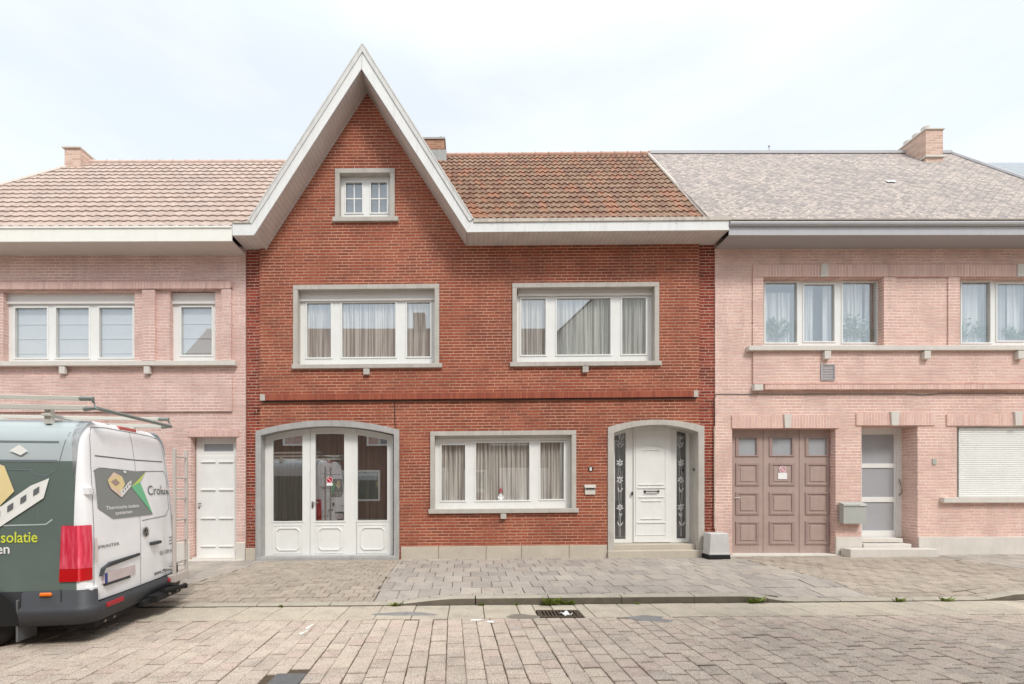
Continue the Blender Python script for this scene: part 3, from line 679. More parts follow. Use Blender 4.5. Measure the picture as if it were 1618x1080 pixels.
for k in range(3):
    xa, xb = PX(door_edges[k], YG) + .004, PX(door_edges[k + 1], YG) - .004
    nseg = 10; top = [(xa + (xb - xa) * i / nseg, arc_z(xa + (xb - xa) * i / nseg, 0.0)) for i in range(nseg + 1)][::-1]
    ga, gb = PX(gl[k][0], YG), PX(gl[k][1], YG)
    gt = [(ga + (gb - ga) * i / 8, arc_z(ga + (gb - ga) * i / 8, -.125)) for i in range(9)][::-1]
    hole_ = [(ga, gz(822.5)), (gb, gz(822.5))] + gt
    b = MB(); b.prism([(xa, gz(879.5)), (xb, gz(879.5))] + top, YG, YG + .045, [hole_])
    b.prism([(ga - .03, gz(822.5) - .03), (gb + .03, gz(822.5) - .03)] + [(gb + .03 - (gb - ga + .06) * i / 8, arc_z(gb + .03 - (gb - ga + .06) * i / 8, -.098)) for i in range(9)], YG - .01, YG - .001,
            [[(p[0] * 1.0, p[1]) for p in hole_]])
    # lower moulded panel
    pa, pb, pz0, pz1 = ga, gb, gz(874), gz(829)
    b.prism(rect(pa, pb, pz0, pz1), YG - .008, YG - .001, [rect(pa + .012, pb - .012, pz0 + .012, pz1 - .012)])
    c_ = .07; ia, ib, i0, i1 = pa + .06, pb - .05, pz0 + .065, pz1 - .055
    def octo(e): return [(ia + c_ + e * .4, i0 + e), (ib - c_ - e * .4, i0 + e), (ib - e, i0 + c_ + e * .4), (ib - e, i1 - c_ - e * .4), (ib - c_ - e * .4, i1 - e), (ia + c_ + e * .4, i1 - e), (ia + e, i1 - c_ - e * .4), (ia + e, i0 + c_ + e * .4)]
    b.prism(octo(0), YG - .016, YG - .001, [octo(.022)])
    b.box(pa + .06, pa + .075, YG - .004, YG - .0005, gz(879.5) + .03, gz(879.5) + .04); b.box(pb - .075, pb - .06, YG - .004, YG - .0005, gz(879.5) + .03, gz(879.5) + .04)
    dr = b.build('garage_door', M['pvc'], red, bevel=.003)
    g_ = MB(); g_.add([(q[0], YG + .022, q[1]) for q in hole_], [tuple(range(len(hole_)))]); g_.build('glass', M['glass_dark'], dr)
    curtain(dr, ga - .05, gb + .05, gz(826), gz(676), YG + .16, M['curtain_dark'], pitch=.16, amp=.02)
    if k == 1:
        hx, hz = PX(494, YG), gz(794); h = MB()
        h.box(hx - .018, hx + .018, YG - .012, YG - .001, hz - .11, hz + .03); h.tube([(hx, YG - .012, hz), (hx, YG - .05, hz), (hx + .13, YG - .05, hz + .004)], .010, 8)
        h.cur = 1; h.box(hx - .005, hx + .005, YG - .0135, YG - .0125, hz - .075, hz - .05)
        h.build('door_handle', [M['metal'], M['steel_dark']], dr)
def park_sign(cx, cz_, y, r, mats, label, parent_label=None, txtw=.12, plate=(.13, .055), name='no_parking_sticker', group=None):
    t = thing(name, label, 'sign', (cx, y, cz_ - .1))
    s_ = SH[:]; SH[:] = [0, 0]
    b = MB(); b.disc((cx, y, cz_), r, 28, t=.003); b.build('sticker_disc', mats[0], t)
    b = MB(); n = 28
    ring = [(cx + r * math.cos(2 * math.pi * i / n), cz_ + r * math.sin(2 * math.pi * i / n)) for i in range(n)]
    ring2 = [(cx + r * .90 * math.cos(2 * math.pi * i / n), cz_ + r * .90 * math.sin(2 * math.pi * i / n)) for i in range(n)]
    b.prism(ring, y - .003, y - .0005, [ring2]); d_ = r * .8 * .707; w_ = r * .05
    b.prism([(cx - d_ - w_, cz_ + d_ - w_), (cx - d_ + w_, cz_ + d_ + w_), (cx + d_ + w_, cz_ - d_ + w_), (cx + d_ - w_, cz_ - d_ - w_)], y - .003, y - .0005)
    b.build('sticker_ring', mats[1], t, fixn=True)
    b = MB(); b.box(cx - plate[0] / 2, cx + plate[0] / 2, y, y + .003, cz_ - r - plate[1], cz_ - r + .005); b.build('sticker_plate', mats[2], t)
    SH[:] = s_
    return t
zc_ = PZ(761, YG); park_sign(PX(520.5, YG), PZ(758, YG), YG + .012, .066, (M['red'], M['white'], M['white']), 'red round no parking sticker on the glass of the white garage door')

# front door
YD = D + .37
def dz(py): return cz(1036, py, YD)
b = MB(); b.prism(DO, D - .03, YD, [[(p[0], p[1]) if p[1] > cz(1036, 875) else (p[0], cz(1036, 870)) for p in DL]])
b.build('door_surround', M['stone'], red, bevel=.005)
b = MB(); b.box(PX(970), PX(1102), D + .10, YD + .1, base, dz(857.5)); b.box(PX(961, D - .08), PX(1112, D - .08), D - .08, D + .099, base, cz(1036, 870, D - .08))
b.build('doorstep', M['stone_warm'], red, split=True, bevel=.006)
x0, x1 = PX(970, YD) - .03, PX(1090, YD) + .09
AR = arched(x0, x1, dz(857), dz(683), dz(671), 30)
def ar_z(x, e):
    pts = sorted(AR[2:])
    for (xa, za), (xb, zb_) in zip(pts, pts[1:]):
        if xa <= x <= xb: return za + (zb_ - za) * (x - xa) / (xb - xa) + e
    return pts[0][1] + e
def topped(xa, xb, zb_, e, n=8): return [(xa, zb_), (xb, zb_)] + [(xb - (xb - xa) * i / n, ar_z(xb - (xb - xa) * i / n, e)) for i in range(n + 1)]
sl1 = topped(PX(971.5, YD), PX(988.5, YD), dz(851), -.085); sl2 = topped(PX(1069, YD), PX(1084.5, YD), dz(851), -.075)
leafh = topped(PX(1000.5, YD), PX(1059, YD), dz(857) + .012, -.03)
b = MB(); b.prism(AR, YD, YD + .07, [sl1, sl2]); fr = b.build('door_frame', M['pvc'], red, bevel=.003)
for sp, nm in ((sl1, 0), (sl2, 1)):
    b = MB(); b.add([(q[0], YD + .03, q[1]) for q in sp], [tuple(range(len(sp)))]); b.build('sidelight_glass', M['glass_side'], fr)
    b = MB(); cxm = (sp[0][0] + sp[1][0]) / 2; yb = YD + .026; zb0, zt0 = sp[0][1], sp[2][1]; Hh = zt0 - zb0; w_ = sp[1][0] - sp[0][0]; rnd = random.Random(4 + nm)
    for k in range(3):
        pts = []
        for i in range(13):
            t = i / 12; pts.append((cxm + w_ * .16 * math.sin(4.0 * t + k * 2.1) * (0.4 + t), yb, zb0 + Hh * (.02 + t * (.86 - .12 * k))))
        b.tube(pts, .003, 4)
    def petal(cx_, cz2, ln, wd, ang):
        n = 8; P = []
        for i in range(n * 2):
            t = i / (n * 2) * 2 * math.pi; px_, pz_ = ln * (.5 + .5 * math.cos(t)), wd * math.sin(t); P.append((cx_ + px_ * math.cos(ang) - pz_ * math.sin(ang), cz2 + px_ * math.sin(ang) + pz_ * math.cos(ang)))
        b.prism([(min(max(q[0], sp[0][0] + .004), sp[1][0] - .004), q[1]) for q in P], yb - .002, yb + .001)
    for f_ in (.30, .56, .72):
        for a_ in (90, 35, 145, -30, 210, -75, 255): petal(cxm, zb0 + Hh * f_, .066 + .02 * rnd.random(), .015, math.radians(a_ + rnd.uniform(-8, 8)))
    for f_ in (.44, .86, .88, .93, .12, .2):
        for a_ in (60, 110): petal(cxm + rnd.uniform(-.02, .02), zb0 + Hh * f_, .11, .012, math.radians(a_ + rnd.uniform(-10, 10)))
    b.build('etched_irises', M['curtain_mid'], fr, fixn=True)
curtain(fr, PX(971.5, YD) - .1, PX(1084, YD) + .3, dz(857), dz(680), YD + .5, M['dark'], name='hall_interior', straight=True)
b = MB(); b.prism(leafh, YD - .03, YD - .001)
def ring(P, e, y0, y1): 
    cx_ = sum(p[0] for p in P) / len(P); cz2 = sum(p[1] for p in P) / len(P)
    b.prism(P, y0, y1, [[(p[0] + (e if p[0] < cx_ else -e), p[1] + (e if p[1] < cz2 else -e)) for p in P]])
lp = topped(PX(1003.5, YD), PX(1051, YD), dz(845), -.115, 10); ring(lp, .014, YD - .040, YD - .031)
def mould(xa, xb, z, t=.016, ys=YD - .046): b.box(xa, xb, ys, YD - .031, z - t / 2, z + t / 2)
xa, xb = PX(1008, YD), PX(1048, YD)
mould(xa, xb, dz(765.5)); mould(xa - .02, xb + .02, dz(770.5), .02); mould(xa, xb, dz(785)); mould(xa + .06, xb - .06, dz(791)); mould(xa + .05, xb - .05, dz(819)); mould(xa - .03, xb + .03, dz(825), .022)
for dd, e in ((.0, 0), (.06, .1)):
    pts = [(xa + e + (xb - xa - 2 * e) * i / 12, YD - .038, dz(707) - dd + (.05 if not e else .01) * math.sin(math.pi * i / 12)) for i in range(13)]; b.tube(pts, .009, 6)
lf = b.build('front_door', M['pvc'], red, bevel=.002, fixn=True)
h = MB(); hz = dz(776); hxa, hxb = PX(1018, YD), PX(1039, YD); h.tube([(hxa, YD - .03, hz), (hxa, YD - .07, hz), (hxb, YD - .07, hz), (hxb, YD - .03, hz)], .012, 8); h.disc((hxa, YD - .045, hz), .026, 12, t=.014); h.disc((hxb, YD - .045, hz), .026, 12, t=.014)
h.box(PX(996.5, YD), PX(999, YD), YD - .045, YD - .031, dz(782), dz(776.5)); h.build('door_handle', M['steel_dark'], lf, split=True)
# light switch / bell on the stone jamb
b = MB(); xb_ = PX(1102.5) - .001; b.box(xb_ - .02, xb_ - .0, D + .12, D + .16, cz(1090, 744), cz(1090, 739)); b.tube([(xb_ - .02, D + .14, cz(1090, 741)), (xb_ - .06, D + .14, cz(1090, 741))], .012, 8)
tag(b.build('door_bell', M['metal']), 'small metal bell push on the stone jamb right of the front door', 'doorbell')
# mailbox slot
b = MB(); x0, x1, z0, z1 = crect(925, 941, 767, 781, D - .05); b.box(x0, x1, D - .03, D - .001, z0, z1); b.cur = 1; b.box(x0 + .015, x1 - .015, D - .034, D - .031, z1 - .08, z1 - .05); b.cur = 2
b.add([(x0 - .012, D - .001, z1 + .02), (x1 + .012, D - .001, z1 + .02), (x1 + .012, D - .065, z1 - .035), (x0 - .012, D - .065, z1 - .035), (x0 - .012, D - .065, z1 - .05), (x1 + .012, D - .065, z1 - .05), (x0 - .012, D - .001, z1 - .045), (x1 + .012, D - .001, z1 - .045)], [(0, 3, 2, 1), (3, 4, 5, 2), (4, 6, 7, 5), (0, 6, 4, 3), (1, 2, 5, 7)])
tag(b.build('mail_slot', [M['stone_pale'], M['black'], M['stone']], bevel=.002), 'small pale letter slot with tilted flap in the red wall left of the front door', 'letterbox')
b = MB(); cx_, cz2 = PX(933.5, D - .02), PZ(740.5, D - .02); s_ = SH[:]; SH[:] = [0, 0]
hn = thing('house_number', 'small dark round plate with white 8 above the letter slot', 'sign', (cx_, D, cz2))
b.disc((cx_, D - .02, cz2), .048, 20, t=.019); b.build('number_plate', M['steel_dark'], hn)
vs, fs = textmesh('8', .10, .003); mxx = max(v[0] for v in vs); b = MB(); b.add([(cx_ + v[0] - mxx / 2 - .003, D - .024, cz2 + v[1] - .036) for v in vs], fs); b.build('numeral', M['white'], hn); SH[:] = s_
# figurine behind the ground floor window
fx, fy = PX(791, D + .18), D + .19; fz = cz(791, 790, D + .18)
def lathe(b, c, prof, n=12):
    vs = [(c[0] + r * math.cos(2 * math.pi * j / n), c[1] + r * .8 * math.sin(2 * math.pi * j / n), c[2] + z) for r, z in prof for j in range(n)]
    b.add(vs, [(i * n + j, i * n + (j + 1) % n, (i + 1) * n + (j + 1) % n, (i + 1) * n + j) for i in range(len(prof) - 1) for j in range(n)])
t = thing('figurine', 'small white and red figurine behind the ground floor window glass', 'ornament', (fx, fy, fz))
b = MB(); lathe(b, (fx, fy, fz), [(.001, 0), (.055, .0), (.06, .03), (.04, .08), (.045, .11), (.03, .14), (.001, .145)]); b.tube([(fx - .04, fy - .02, fz + .1), (fx - .05, fy - .04, fz + .04)], .014, 6); b.tube([(fx + .04, fy - .02, fz + .1), (fx + .05, fy - .04, fz + .04)], .014, 6)
b.build('body', M['white'], t, smooth=True)
b = MB(); lathe(b, (fx, fy, fz + .13), [(.001, 0), (.03, .01), (.04, .04), (.03, .07), (.001, .085)]); b.build('head', plain('painted_face', (206, 130, 110), .5, .1, 40), t, smooth=True)
b = MB(); lathe(b, (fx, fy, fz + .19), [(.045, 0), (.04, .02), (.02, .06), (.001, .08)]); b.build('hat', M['red'], t, smooth=True)
b = MB(); b.box(fx - .12, fx + .3, D + .155, fy + .1, fz - .03, fz - .001); b.build('window_board', M['pvc'], red)
# cable down the right edge
b = MB(); pts = [(eR + .004, D + .0, PZ(628)), (eR - .045, D - .0, PZ(632)), (eR - .03, D + .02, PZ(640))] + [(eR - .018 + .006 * math.sin(k * 1.7), D + .03, PZ(640 + k * 22)) for k in range(1, 10)]
b.tube(pts, .008, 6); b.cur = 1
b.tube([(pts[4][0] + .002, D + .018, PZ(676)), (pts[-1][0], D + .018, PZ(838))], .013, 6)
tag(b.build('cable', [M['steel_dark'], M['stone_warm']]), 'thin cable and pale conduit running down the joint right of the red house', 'cable')
b = MB(); b.tube([(PX(623), D - .012, PZ(634)), (PX(623) + .01, D - .01, PZ(650)), (PX(624), D - .012, PZ(668)), (PX(627), D - .035, PZ(676))], .006, 6)
tag(b.build('cable', M['steel_dark']), 'short dark wire hanging from the ledge above the garage arch', 'cable')
b = MB()
for px_, py_ in ((406, 645), (409, 643), (401, 648)): b.tube([(PX(px_), D + .05, PZ(py_)), (PX(px_) + .03, D - .02, PZ(py_) + .01)], .012, 6)
tag(b.build('wall_hook', M['steel_dark']), 'small rusty hook left on the brick beside the garage arch', 'hook')

# ================================================================== LEFT NEIGHBOUR
SH[:] = [0.003, -4.64]
lft = thing('brick_house', 'pale pink brick house left of the red house, behind the van', 'house', (-8.5, D, 0.05))
lx0, lx1 = -12.6, PX(387) - .002
ho = [rect(*crect(3, 211, 460, 573)), rect(*crect(267, 339, 457, 573)), rect(PX(300), PX(372), -.05, cz(336, 690))]
b = MB(); b.prism([(lx0, -.3), (PX(300), -.3), (PX(300), cz(336, 690)), (PX(372.5), cz(336, 690)), (PX(372.5), -.3), (lx1, -.3), (lx1, 6.62), (lx0, 6.62)], D + .03, D + .33, ho[:2])
b.box(lx0, lx0 + .25, D + .331, 15.9, -.3, 6.9); b.box(lx1 - .2, lx1, D + .331, 15.9, -.3, 6.9); b.box(lx0, lx1, 15.9, 16.1, -.3, 6.9)
b.box(lx0, PX(225, D), D + .0, D + .029, cz(250, 446), cz(250, 428)) if False else None
for p0, p1, t_, b_ in ((226, 246, 458, 569.5), (351, 366, 454, 569.5)): b.box(PX(p0), PX(p1), D - .03, D + .029, cz((p0 + p1) / 2, b_), cz((p0 + p1) / 2, t_))
b.box(lx0, PX(366.5), D - .01, D + .029, cz(200, 650), cz(200, 593))
b.build('wall', M['pinkL'], lft)
b = MB(); b.box(lx0, PX(366), D - .045, D + .029, cz(200, 457), cz(200, 446)); b.box(PX(296), PX(377), D + .01, D + .029, cz(336, 689.5), cz(336, 680)); b.build('soldier_course', M['soldL'], lft, split=True)
b = MB(); b.box(lx0, PX(372, D - .06), D - .08, D + .1, cz(190, 577.5, D - .06), cz(190, 570, D - .06)); sl_ = b.build('sill_band', M['stone_pale'], lft, bevel=.005)
b = MB()
for p in (98, 232): b.box(PX(p - 5, D - .07), PX(p + 4, D - .07), D - .075, D + .0, cz(p, 590, D - .07), cz(p, 578.5, D - .07))
b.build('shutter_catch', M['stone_pale'], lft, split=True, bevel=.003)
b = MB(); b.box(lx0, PX(299), D - .005, D + .029, -.3, cz(200, 857)); b.box(PX(373), lx1, D - .005, D + .029, -.3, cz(380, 857)); b.box(PX(292), PX(385), D - .06, D + .25, -.3, cz(336, 884)); b.box(PX(303), PX(372), D + .0, D + .3, -.25, cz(336, 881))
b.build('plinth', M['stone_pale'], lft, split=True, bevel=.005)
window(lft, None, (10.5, 216, 479, 569.5), [(24, 75, 486, 565), (89, 141, 486, 565), (157, 210, 486, 565)], recess=.15, box=(3, 222, 463, 480), cur='blind', curmat='blind', wallY=D + .0, glass='glass_pale')
window(lft, None, (274, 343, 479, 568), [(286.5, 335, 485, 561)], recess=.15, box=(270, 347, 462, 480), cur='blind', curmat='blind', wallY=D + .0, glass='glass_pale')
Yd = D + .2; b = MB()
def lz(py): return cz(340, py, Yd)
x0, x1 = PX(310, Yd), PX(373, Yd) + .03
b.prism(rect(x0, x1, lz(883), lz(689)), Yd, Yd + .06, [rect(PX(322, Yd), PX(368.5, Yd), lz(713), lz(701))])
b.prism(rect(x0 + .03, x1 - .05, lz(881), lz(720)), Yd - .02, Yd - .001)
for py_ in (729, 773, 818, 862):
    for p0, p1 in ((319, 342), (347, 370)): b.box(PX(p0, Yd), PX(p1, Yd), Yd - .045, Yd - .021, lz(py_ + 1.5), lz(py_ - .5))
dl = b.build('door', M['pvc'], lft, bevel=.004)
b = MB(); b.add([(x0, Yd + .03, lz(715)), (x1, Yd + .03, lz(715)), (x1, Yd + .03, lz(699)), (x0, Yd + .03, lz(699))], [(0, 1, 2, 3)]); b.build('transom_glass', M['frost_grey'], dl)
b = MB(); hx, hz = PX(315.5, Yd), lz(795); b.tube([(hx, Yd - .02, hz), (hx, Yd - .06, hz), (hx + .07, Yd - .06, hz)], .011, 8); b.disc((hx, Yd - .03, hz - .09), .02, 12, t=.01); b.build('door_handle', M['metal'], dl, split=True)
# eaves, roof, chimney
fz0, fz1 = cz(190, 381, Yg), cz(190, 358, Yg)
b = MB(); b.box(lx0, PX(366.5, Yg) - .004, Yg + .001, Yg + .03, fz0, fz1); b.box(lx0, PX(366.5, Yg) - .004, Yg - .02, Yg + .0, fz1 - .03, fz1 + .008); b.build('eaves_fascia', plain('cream_fascia', (240, 238, 230), .5, .03, 3, streak=.06), lft, bevel=.003)
b = MB(); b.box(lx0, lx1 - .0, Yg + .031, D + .04, fz0 + .005, fz0 + .02); b.build('eaves_soffit', M['soffit_pale'], lft)
ridgeL, eaveL = -10.55, -12.3
tiled_roof('roof', M['tile_pale'], lft, lambda t: eaveL + (ridgeL - eaveL) * t, lambda t: min(-2.6, -4.36 + 3.63 * t / 1.6), 9.5, 6.80, 12.95, 10.43, 16, 0.2, amp=.014, lip=.030)
b = MB(); b.add([(eaveL, 9.5, 6.75), (-4.5, 9.5, 6.75), (-2.7, 12.95, 10.37), (ridgeL, 12.95, 10.37), (ridgeL - 1, 16.4, 6.9), (-3.0, 16.4, 6.9), (-12.55, 12.95, 6.8)], [(0, 1, 2, 3), (3, 2, 5, 4), (0, 3, 6), (6, 3, 4)]); b.build('roof_deck', M['tile_pale'], lft)
ridge_caps(lft, ridgeL, -2.6, 12.95, 10.44, .07, M['ridge_pale'])
b = MB(); b.tube([(eaveL, 9.5, 6.84), (ridgeL, 12.95, 10.45)], .05, 6); b.build('verge_edge', M['verge'], lft)
cY = 12.6; b = MB(); x0, x1 = PX(102, cY), PX(127, cY); zt = cz(115, 234, cY)
b.box(x0, x1, cY, cY + 1.6, 9.3, zt); b.cur = 1; b.box(x0 - .05, x1 + .02, cY - .04, cY + 1.62, zt + .001, zt + .04); b.build('chimney', [M['chim_pale'], M['stone_pale']], lft)

# ================================================================== RIGHT NEIGHBOUR
SH[:] = [0.001, 5.1]
rgt = thing('brick_house', 'pale rose brick house right of the red house with brown garage door', 'house', (9.0, D, 0.15))
qx0, qx1 = PX(1131) + .003, 14.5
YW = D + .03
garo = [PX(1158), PX(1322), cz(1240, 676.5)]; doro = [PX(1363), PX(1427), cz(1395, 672)]
ho = [rect(*crect(1207, 1396, 438.5, 546)), rect(PX(1518), PX(1701), cz(1600, 546), cz(1600, 438.5)), rect(PX(1514), PX(1701), cz(1600, 788), cz(1600, 673))]
b = MB(); zb_ = -.2
b.prism([(qx0, zb_), (garo[0], zb_), (garo[0], garo[2]), (garo[1], garo[2]), (garo[1], zb_), (doro[0], zb_), (doro[0], doro[2]), (PX(1452), doro[2]), (PX(1452), zb_), (qx1, zb_), (qx1, 6.80), (qx0, 6.80)], YW, YW + .42, ho)
b.box(qx0, qx0 + .2, YW + .421, 15.9, zb_, 7.0); b.box(qx1 - .2, qx1, YW + .421, 15.9, zb_, 7.0); b.box(qx0, qx1, 15.9, 16.1, zb_, 7.0)
b.box(PX(1190), qx1, D - .005, YW - .001, cz(1400, 606), cz(1400, 553.5))
b.box(PX(1190), PX(1206.5), D + .005, YW - .001, cz(1200, 545), cz(1200, 437)); b.box(PX(1397), PX(1416), D + .005, YW - .001, cz(1400, 545), cz(1400, 437)); b.box(PX(1499), PX(1517), D + .005, YW - .001, cz(1500, 545), cz(1500, 437))
b.box(PX(1475), PX(1490), D + .005, YW - .001, 0.45, cz(1480, 650)) if False else None
b.build('wall', M['pinkR'], rgt)
b = MB(); b.box(PX(1190), qx1, D - .002, YW - .001, cz(1400, 436.5), cz(1400, 418)); b.box(PX(1157), PX(1327), D + .008, YW - .001, cz(1240, 676), cz(1240, 656)); b.box(PX(1354), PX(1478), D + .008, YW - .001, cz(1400, 671.5), cz(1400, 652)); b.box(PX(1497), PX(1703), D + .008, YW - .001, cz(1560, 672), cz(1560, 654))
b.box(PX(1206), qx1, D - .07, YW - .001, cz(1400, 614.5, D - .07), cz(1400, 607, D - .07))
b.build('soldier_course', M['soldR'], rgt, split=True)
b = MB()
for pc, pw0, pw1, t_, b_ in ((1302, 5, 6, 417, 437), (1612, 5, 6, 417, 437), (1244, 6, 4.5, 654, 676), (1413.5, 7, 5.5, 650, 672), (1608, 6, 5, 650, 672)):
    b.prism([(PX(pc - pw1), cz(pc, b_)), (PX(pc + pw1), cz(pc, b_)), (PX(pc + pw0), cz(pc, t_)), (PX(pc - pw0), cz(pc, t_))], D - .025, YW)
b.build('keystone', M['stone_pale'], rgt, split=True, bevel=.003)
b = MB(); b.box(PX(1183, D - .07), qx1, D - .08, D + .16, cz(1400, 553, D - .07), cz(1400, 545.5, D - .07)); b.box(PX(1192, D - .07), PX(1206, D - .07), D - .074, YW - .002, cz(1400, 616, D - .07), cz(1400, 606.5, D - .07)); b.build('sill_band', M['stone_pale'], rgt, split=True, bevel=.005)
b = MB()
for p in (1307.5, 1465, 1613): b.box(PX(p - 5, D - .07), PX(p + 5, D - .07), D - .085, D + .0, cz(p, 566.5, D - .07), cz(p, 554, D - .07))
b.build('shutter_catch', M['stone_pale'], rgt, split=True, bevel=.003)
b = MB(); x0, x1, z0, z1 = crect(1296, 1318, 575.5, 601); b.prism(rect(x0, x1, z0, z1), D - .025, D - .006, [rect(x0 + .03, x1 - .015, z0 + .02, z1 - .02)])
k = z0 + .03
while k < z1 - .03: b.add([(x0 + .02, D - .020, k), (x1 - .01, D - .020, k), (x1 - .01, D - .008, k + .025), (x0 + .02, D - .008, k + .025)], [(0, 1, 2, 3)]); k += .034
b.build('vent_grille', [M['soffit_grey']], rgt)
b = MB(); b.box(PX(1321), PX(1362.5), D - .004, YW - .001, zb_, cz(1340, 848)); b.box(PX(1452), qx1, D - .004, YW - .001, zb_, cz(1500, 848)); b.box(qx0, qx1, D - .03, D - .005, zb_, cz(1400, 876.5)); b.box(PX(1157.5), PX(1322), D - .0, YW + .4, zb_, cz(1240, 875.5))
b.build('plinth', M['stone_pale'], rgt, split=True, bevel=.005)
b = MB(); b.box(PX(1344, D - .28), PX(1484, D - .28), D - .28, D - .031, zb_, cz(1410, 867.5, D - .28)); b.box(PX(1363.5), PX(1439), D - .02, YW + .35, zb_, cz(1410, 859)) ; b.box(PX(1363.5), PX(1436), D + .13, YW + .35, cz(1410, 858), cz(1410, 850.5, D + .13)); b.build('doorstep', M['stone_pale'], rgt, split=True, bevel=.006)
window(rgt, None, (1207, 1389.5, 444, 545), [(1209, 1259, 446, 541), (1270, 1318, 449, 539), (1331, 1385, 446, 541)], recess=.15, cur=None, wallY=D, glass='glass_pale')
window(rgt, None, (1518, 1690, 443, 545), [(1519, 1564, 445, 541), (1575, 1625, 448, 538), (1637, 1686, 446, 541)], recess=.15, cur=None, wallY=D, glass='glass_pale')
ws = window(rgt, None, (1514, 1690, 674, 786), [(1524, 1680, 680, 780)], recess=.12, cur=None, wallY=D, shutter=(1514, 1695, 675, 785), sill=(1492, 1706, 785.5, 794), surmat='stone_pale')
Yc = D + .27
for k, (p0, p1, mt) in enumerate(((1203, 1262, 'curtain_pale'), (1264, 1284, 'curtain_pale'), (1300, 1316, 'curtain_pale'), (1318, 1362, 'curtain_pale'), (1366, 1372, 'curtain_mid'), (1375, 1392, 'curtain_pale'), (1515, 1565, 'curtain_pale'), (1566, 1588, 'curtain_mid'), (1590, 1640, 'curtain_pale'), (1640, 1690, 'curtain_pale'))):
    curtain(rgt, PX(p0, Yc), PX(p1, Yc), cz(1400, 546, Yc), cz(1400, 462 if k in (0,) else 446, Yc), Yc, M[mt], amp=.014)
b = MB(); b.box(PX(1200, Yc), PX(1700, Yc), Yc + .25, Yc + .26, cz(1400, 550, Yc), cz(1400, 440, Yc)); b.build('room_interior', M['curtain_mid'], rgt)
def house_plant(px_, py_, hgt, wid, n, seed, label, flower=False, Y=D + .235):
    rnd = random.Random(seed); x, z = PX(px_, Y), cz(px_, py_, Y); t = thing('house_plant', label, 'plant', (x, Y, z), group='plants behind the upstairs panes of the rose brick house')
    st = MB(); lf_ = MB(); fl = MB()
    for i in range(n):
        a = rnd.uniform(-1, 1); tip = (x + a * wid * .5, Y + rnd.uniform(-.02, .02), z + hgt * rnd.uniform(.5, 1)); basep = (x + a * .08, Y, z)
        st.tube([basep, ((basep[0] + tip[0]) / 2 + .01, Y, (basep[2] + tip[2]) / 2), tip], .004, 4)
        for k in range(7):
            f = .35 + .65 * k / 6; cx_, cz2 = basep[0] + (tip[0] - basep[0]) * f, basep[2] + (tip[2] - basep[2]) * f; an = rnd.uniform(0, 6.28); ln = rnd.uniform(.08, .15); dx, dz_ = ln * math.cos(an), abs(ln * math.sin(an)) * .9
            nx, nz2 = -dz_ * .16, dx * .16; yy = Y + rnd.uniform(-.02, .02)
            lf_.add([(cx_, yy, cz2), (cx_ + dx * .5 + nx, yy - .006, cz2 + dz_ * .5 + nz2), (cx_ + dx, yy, cz2 + dz_), (cx_ + dx * .5 - nx, yy + .006, cz2 + dz_ * .5 - nz2)], [(0, 1, 2, 3)])
        if flower: lathe(fl, (tip[0], tip[1], tip[2]), [(.001, 0), (.03, .01), (.035, .03), (.001, .05)], 8)
    st.build('stem', M['mailgrey'], t); lf_.build('leaves', M['leaf_pale'], t)
    if flower: fl.build('blossom', M['flower_pale'], t)
house_plant(1230, 543, .55, .65, 15, 3, 'spiky plant filling the left pane of the rose house upper window')
house_plant(1348, 543, .62, .55, 13, 5, 'white flowering plant in the right pane beside the grey curtain', True)
house_plant(1378, 543, .30, .35, 9, 8, 'low leafy plant at the right end of the three pane upper window')
house_plant(1527, 543, .55, .22, 5, 11, 'slender twiggy plant by the left frame of the far right upper window')
house_plant(1552, 543, .45, .25, 5, 12, 'curved young plant beside the first mullion of the far right window')
house_plant(1604, 540, .3, .32, 9, 13, 'bushy plant low in the middle pane of the far right window')
# brown garage door
YB = YW + .16; b = MB()
def bz(py): return cz(1240, py, YB)
edges = [1157, 1206, 1263, 1319]
for k in range(3):
    xa, xb = PX(edges[k], YB) + (.0 if k else -.05), PX(edges[k + 1], YB) - .006 + (.06 if k == 2 else 0); g0, g1 = ((1165, 1196), (1218, 1252), (1275, 1307))[k]
    b = MB(); panels = [(690, 721), (731, 767), (777, 813), (823, 860)]
    hole_ = rect(PX(g0 + 2, YB), PX(g1 - 1, YB), bz(719), bz(692))
    b.prism(rect(xa, xb, bz(874.5), bz(674)), YB, YB + .05, [hole_])
    b.cur = 1
    for (t_, b_) in panels:
        o_ = rect(PX(g0 - 3, YB), PX(g1 + 3, YB), bz(b_), bz(t_)); i_ = rect(PX(g0, YB) + .02, PX(g1, YB) - .02, bz(b_) + .05, bz(t_) - .05) if t_ != 690 else hole_
        b.prism(o_, YB - .018, YB - .001, [i_])
        if t_ != 690: b.cur = 0; b.prism(rect(PX(g0, YB) + .06, PX(g1, YB) - .06, bz(b_) + .09, bz(t_) - .09), YB - .012, YB - .001); b.cur = 1
    dr = b.build('garage_door', [M['brown'], M['brown_dark']], rgt, bevel=.005)
    b = MB(); b.add([(q[0], YB + .02, q[1]) for q in hole_], [(0, 1, 2, 3)]); b.build('glass', M['frost_grey'], dr)
    if k == 0: h = MB(); h.tube([(PX(1160, YB), YB - .03, bz(786)), (PX(1168, YB), YB - .03, bz(786))], .008, 6); h.build('door_handle', M['white'], dr)
park_sign(PX(1235.5, YB), PZ(741.5, YB), YB - .022, .075, (M['redring'], M['white'], M['white']), 'faded round no parking sign with white plate on the brown garage door', plate=(.19, .13), name='no_parking_sign')
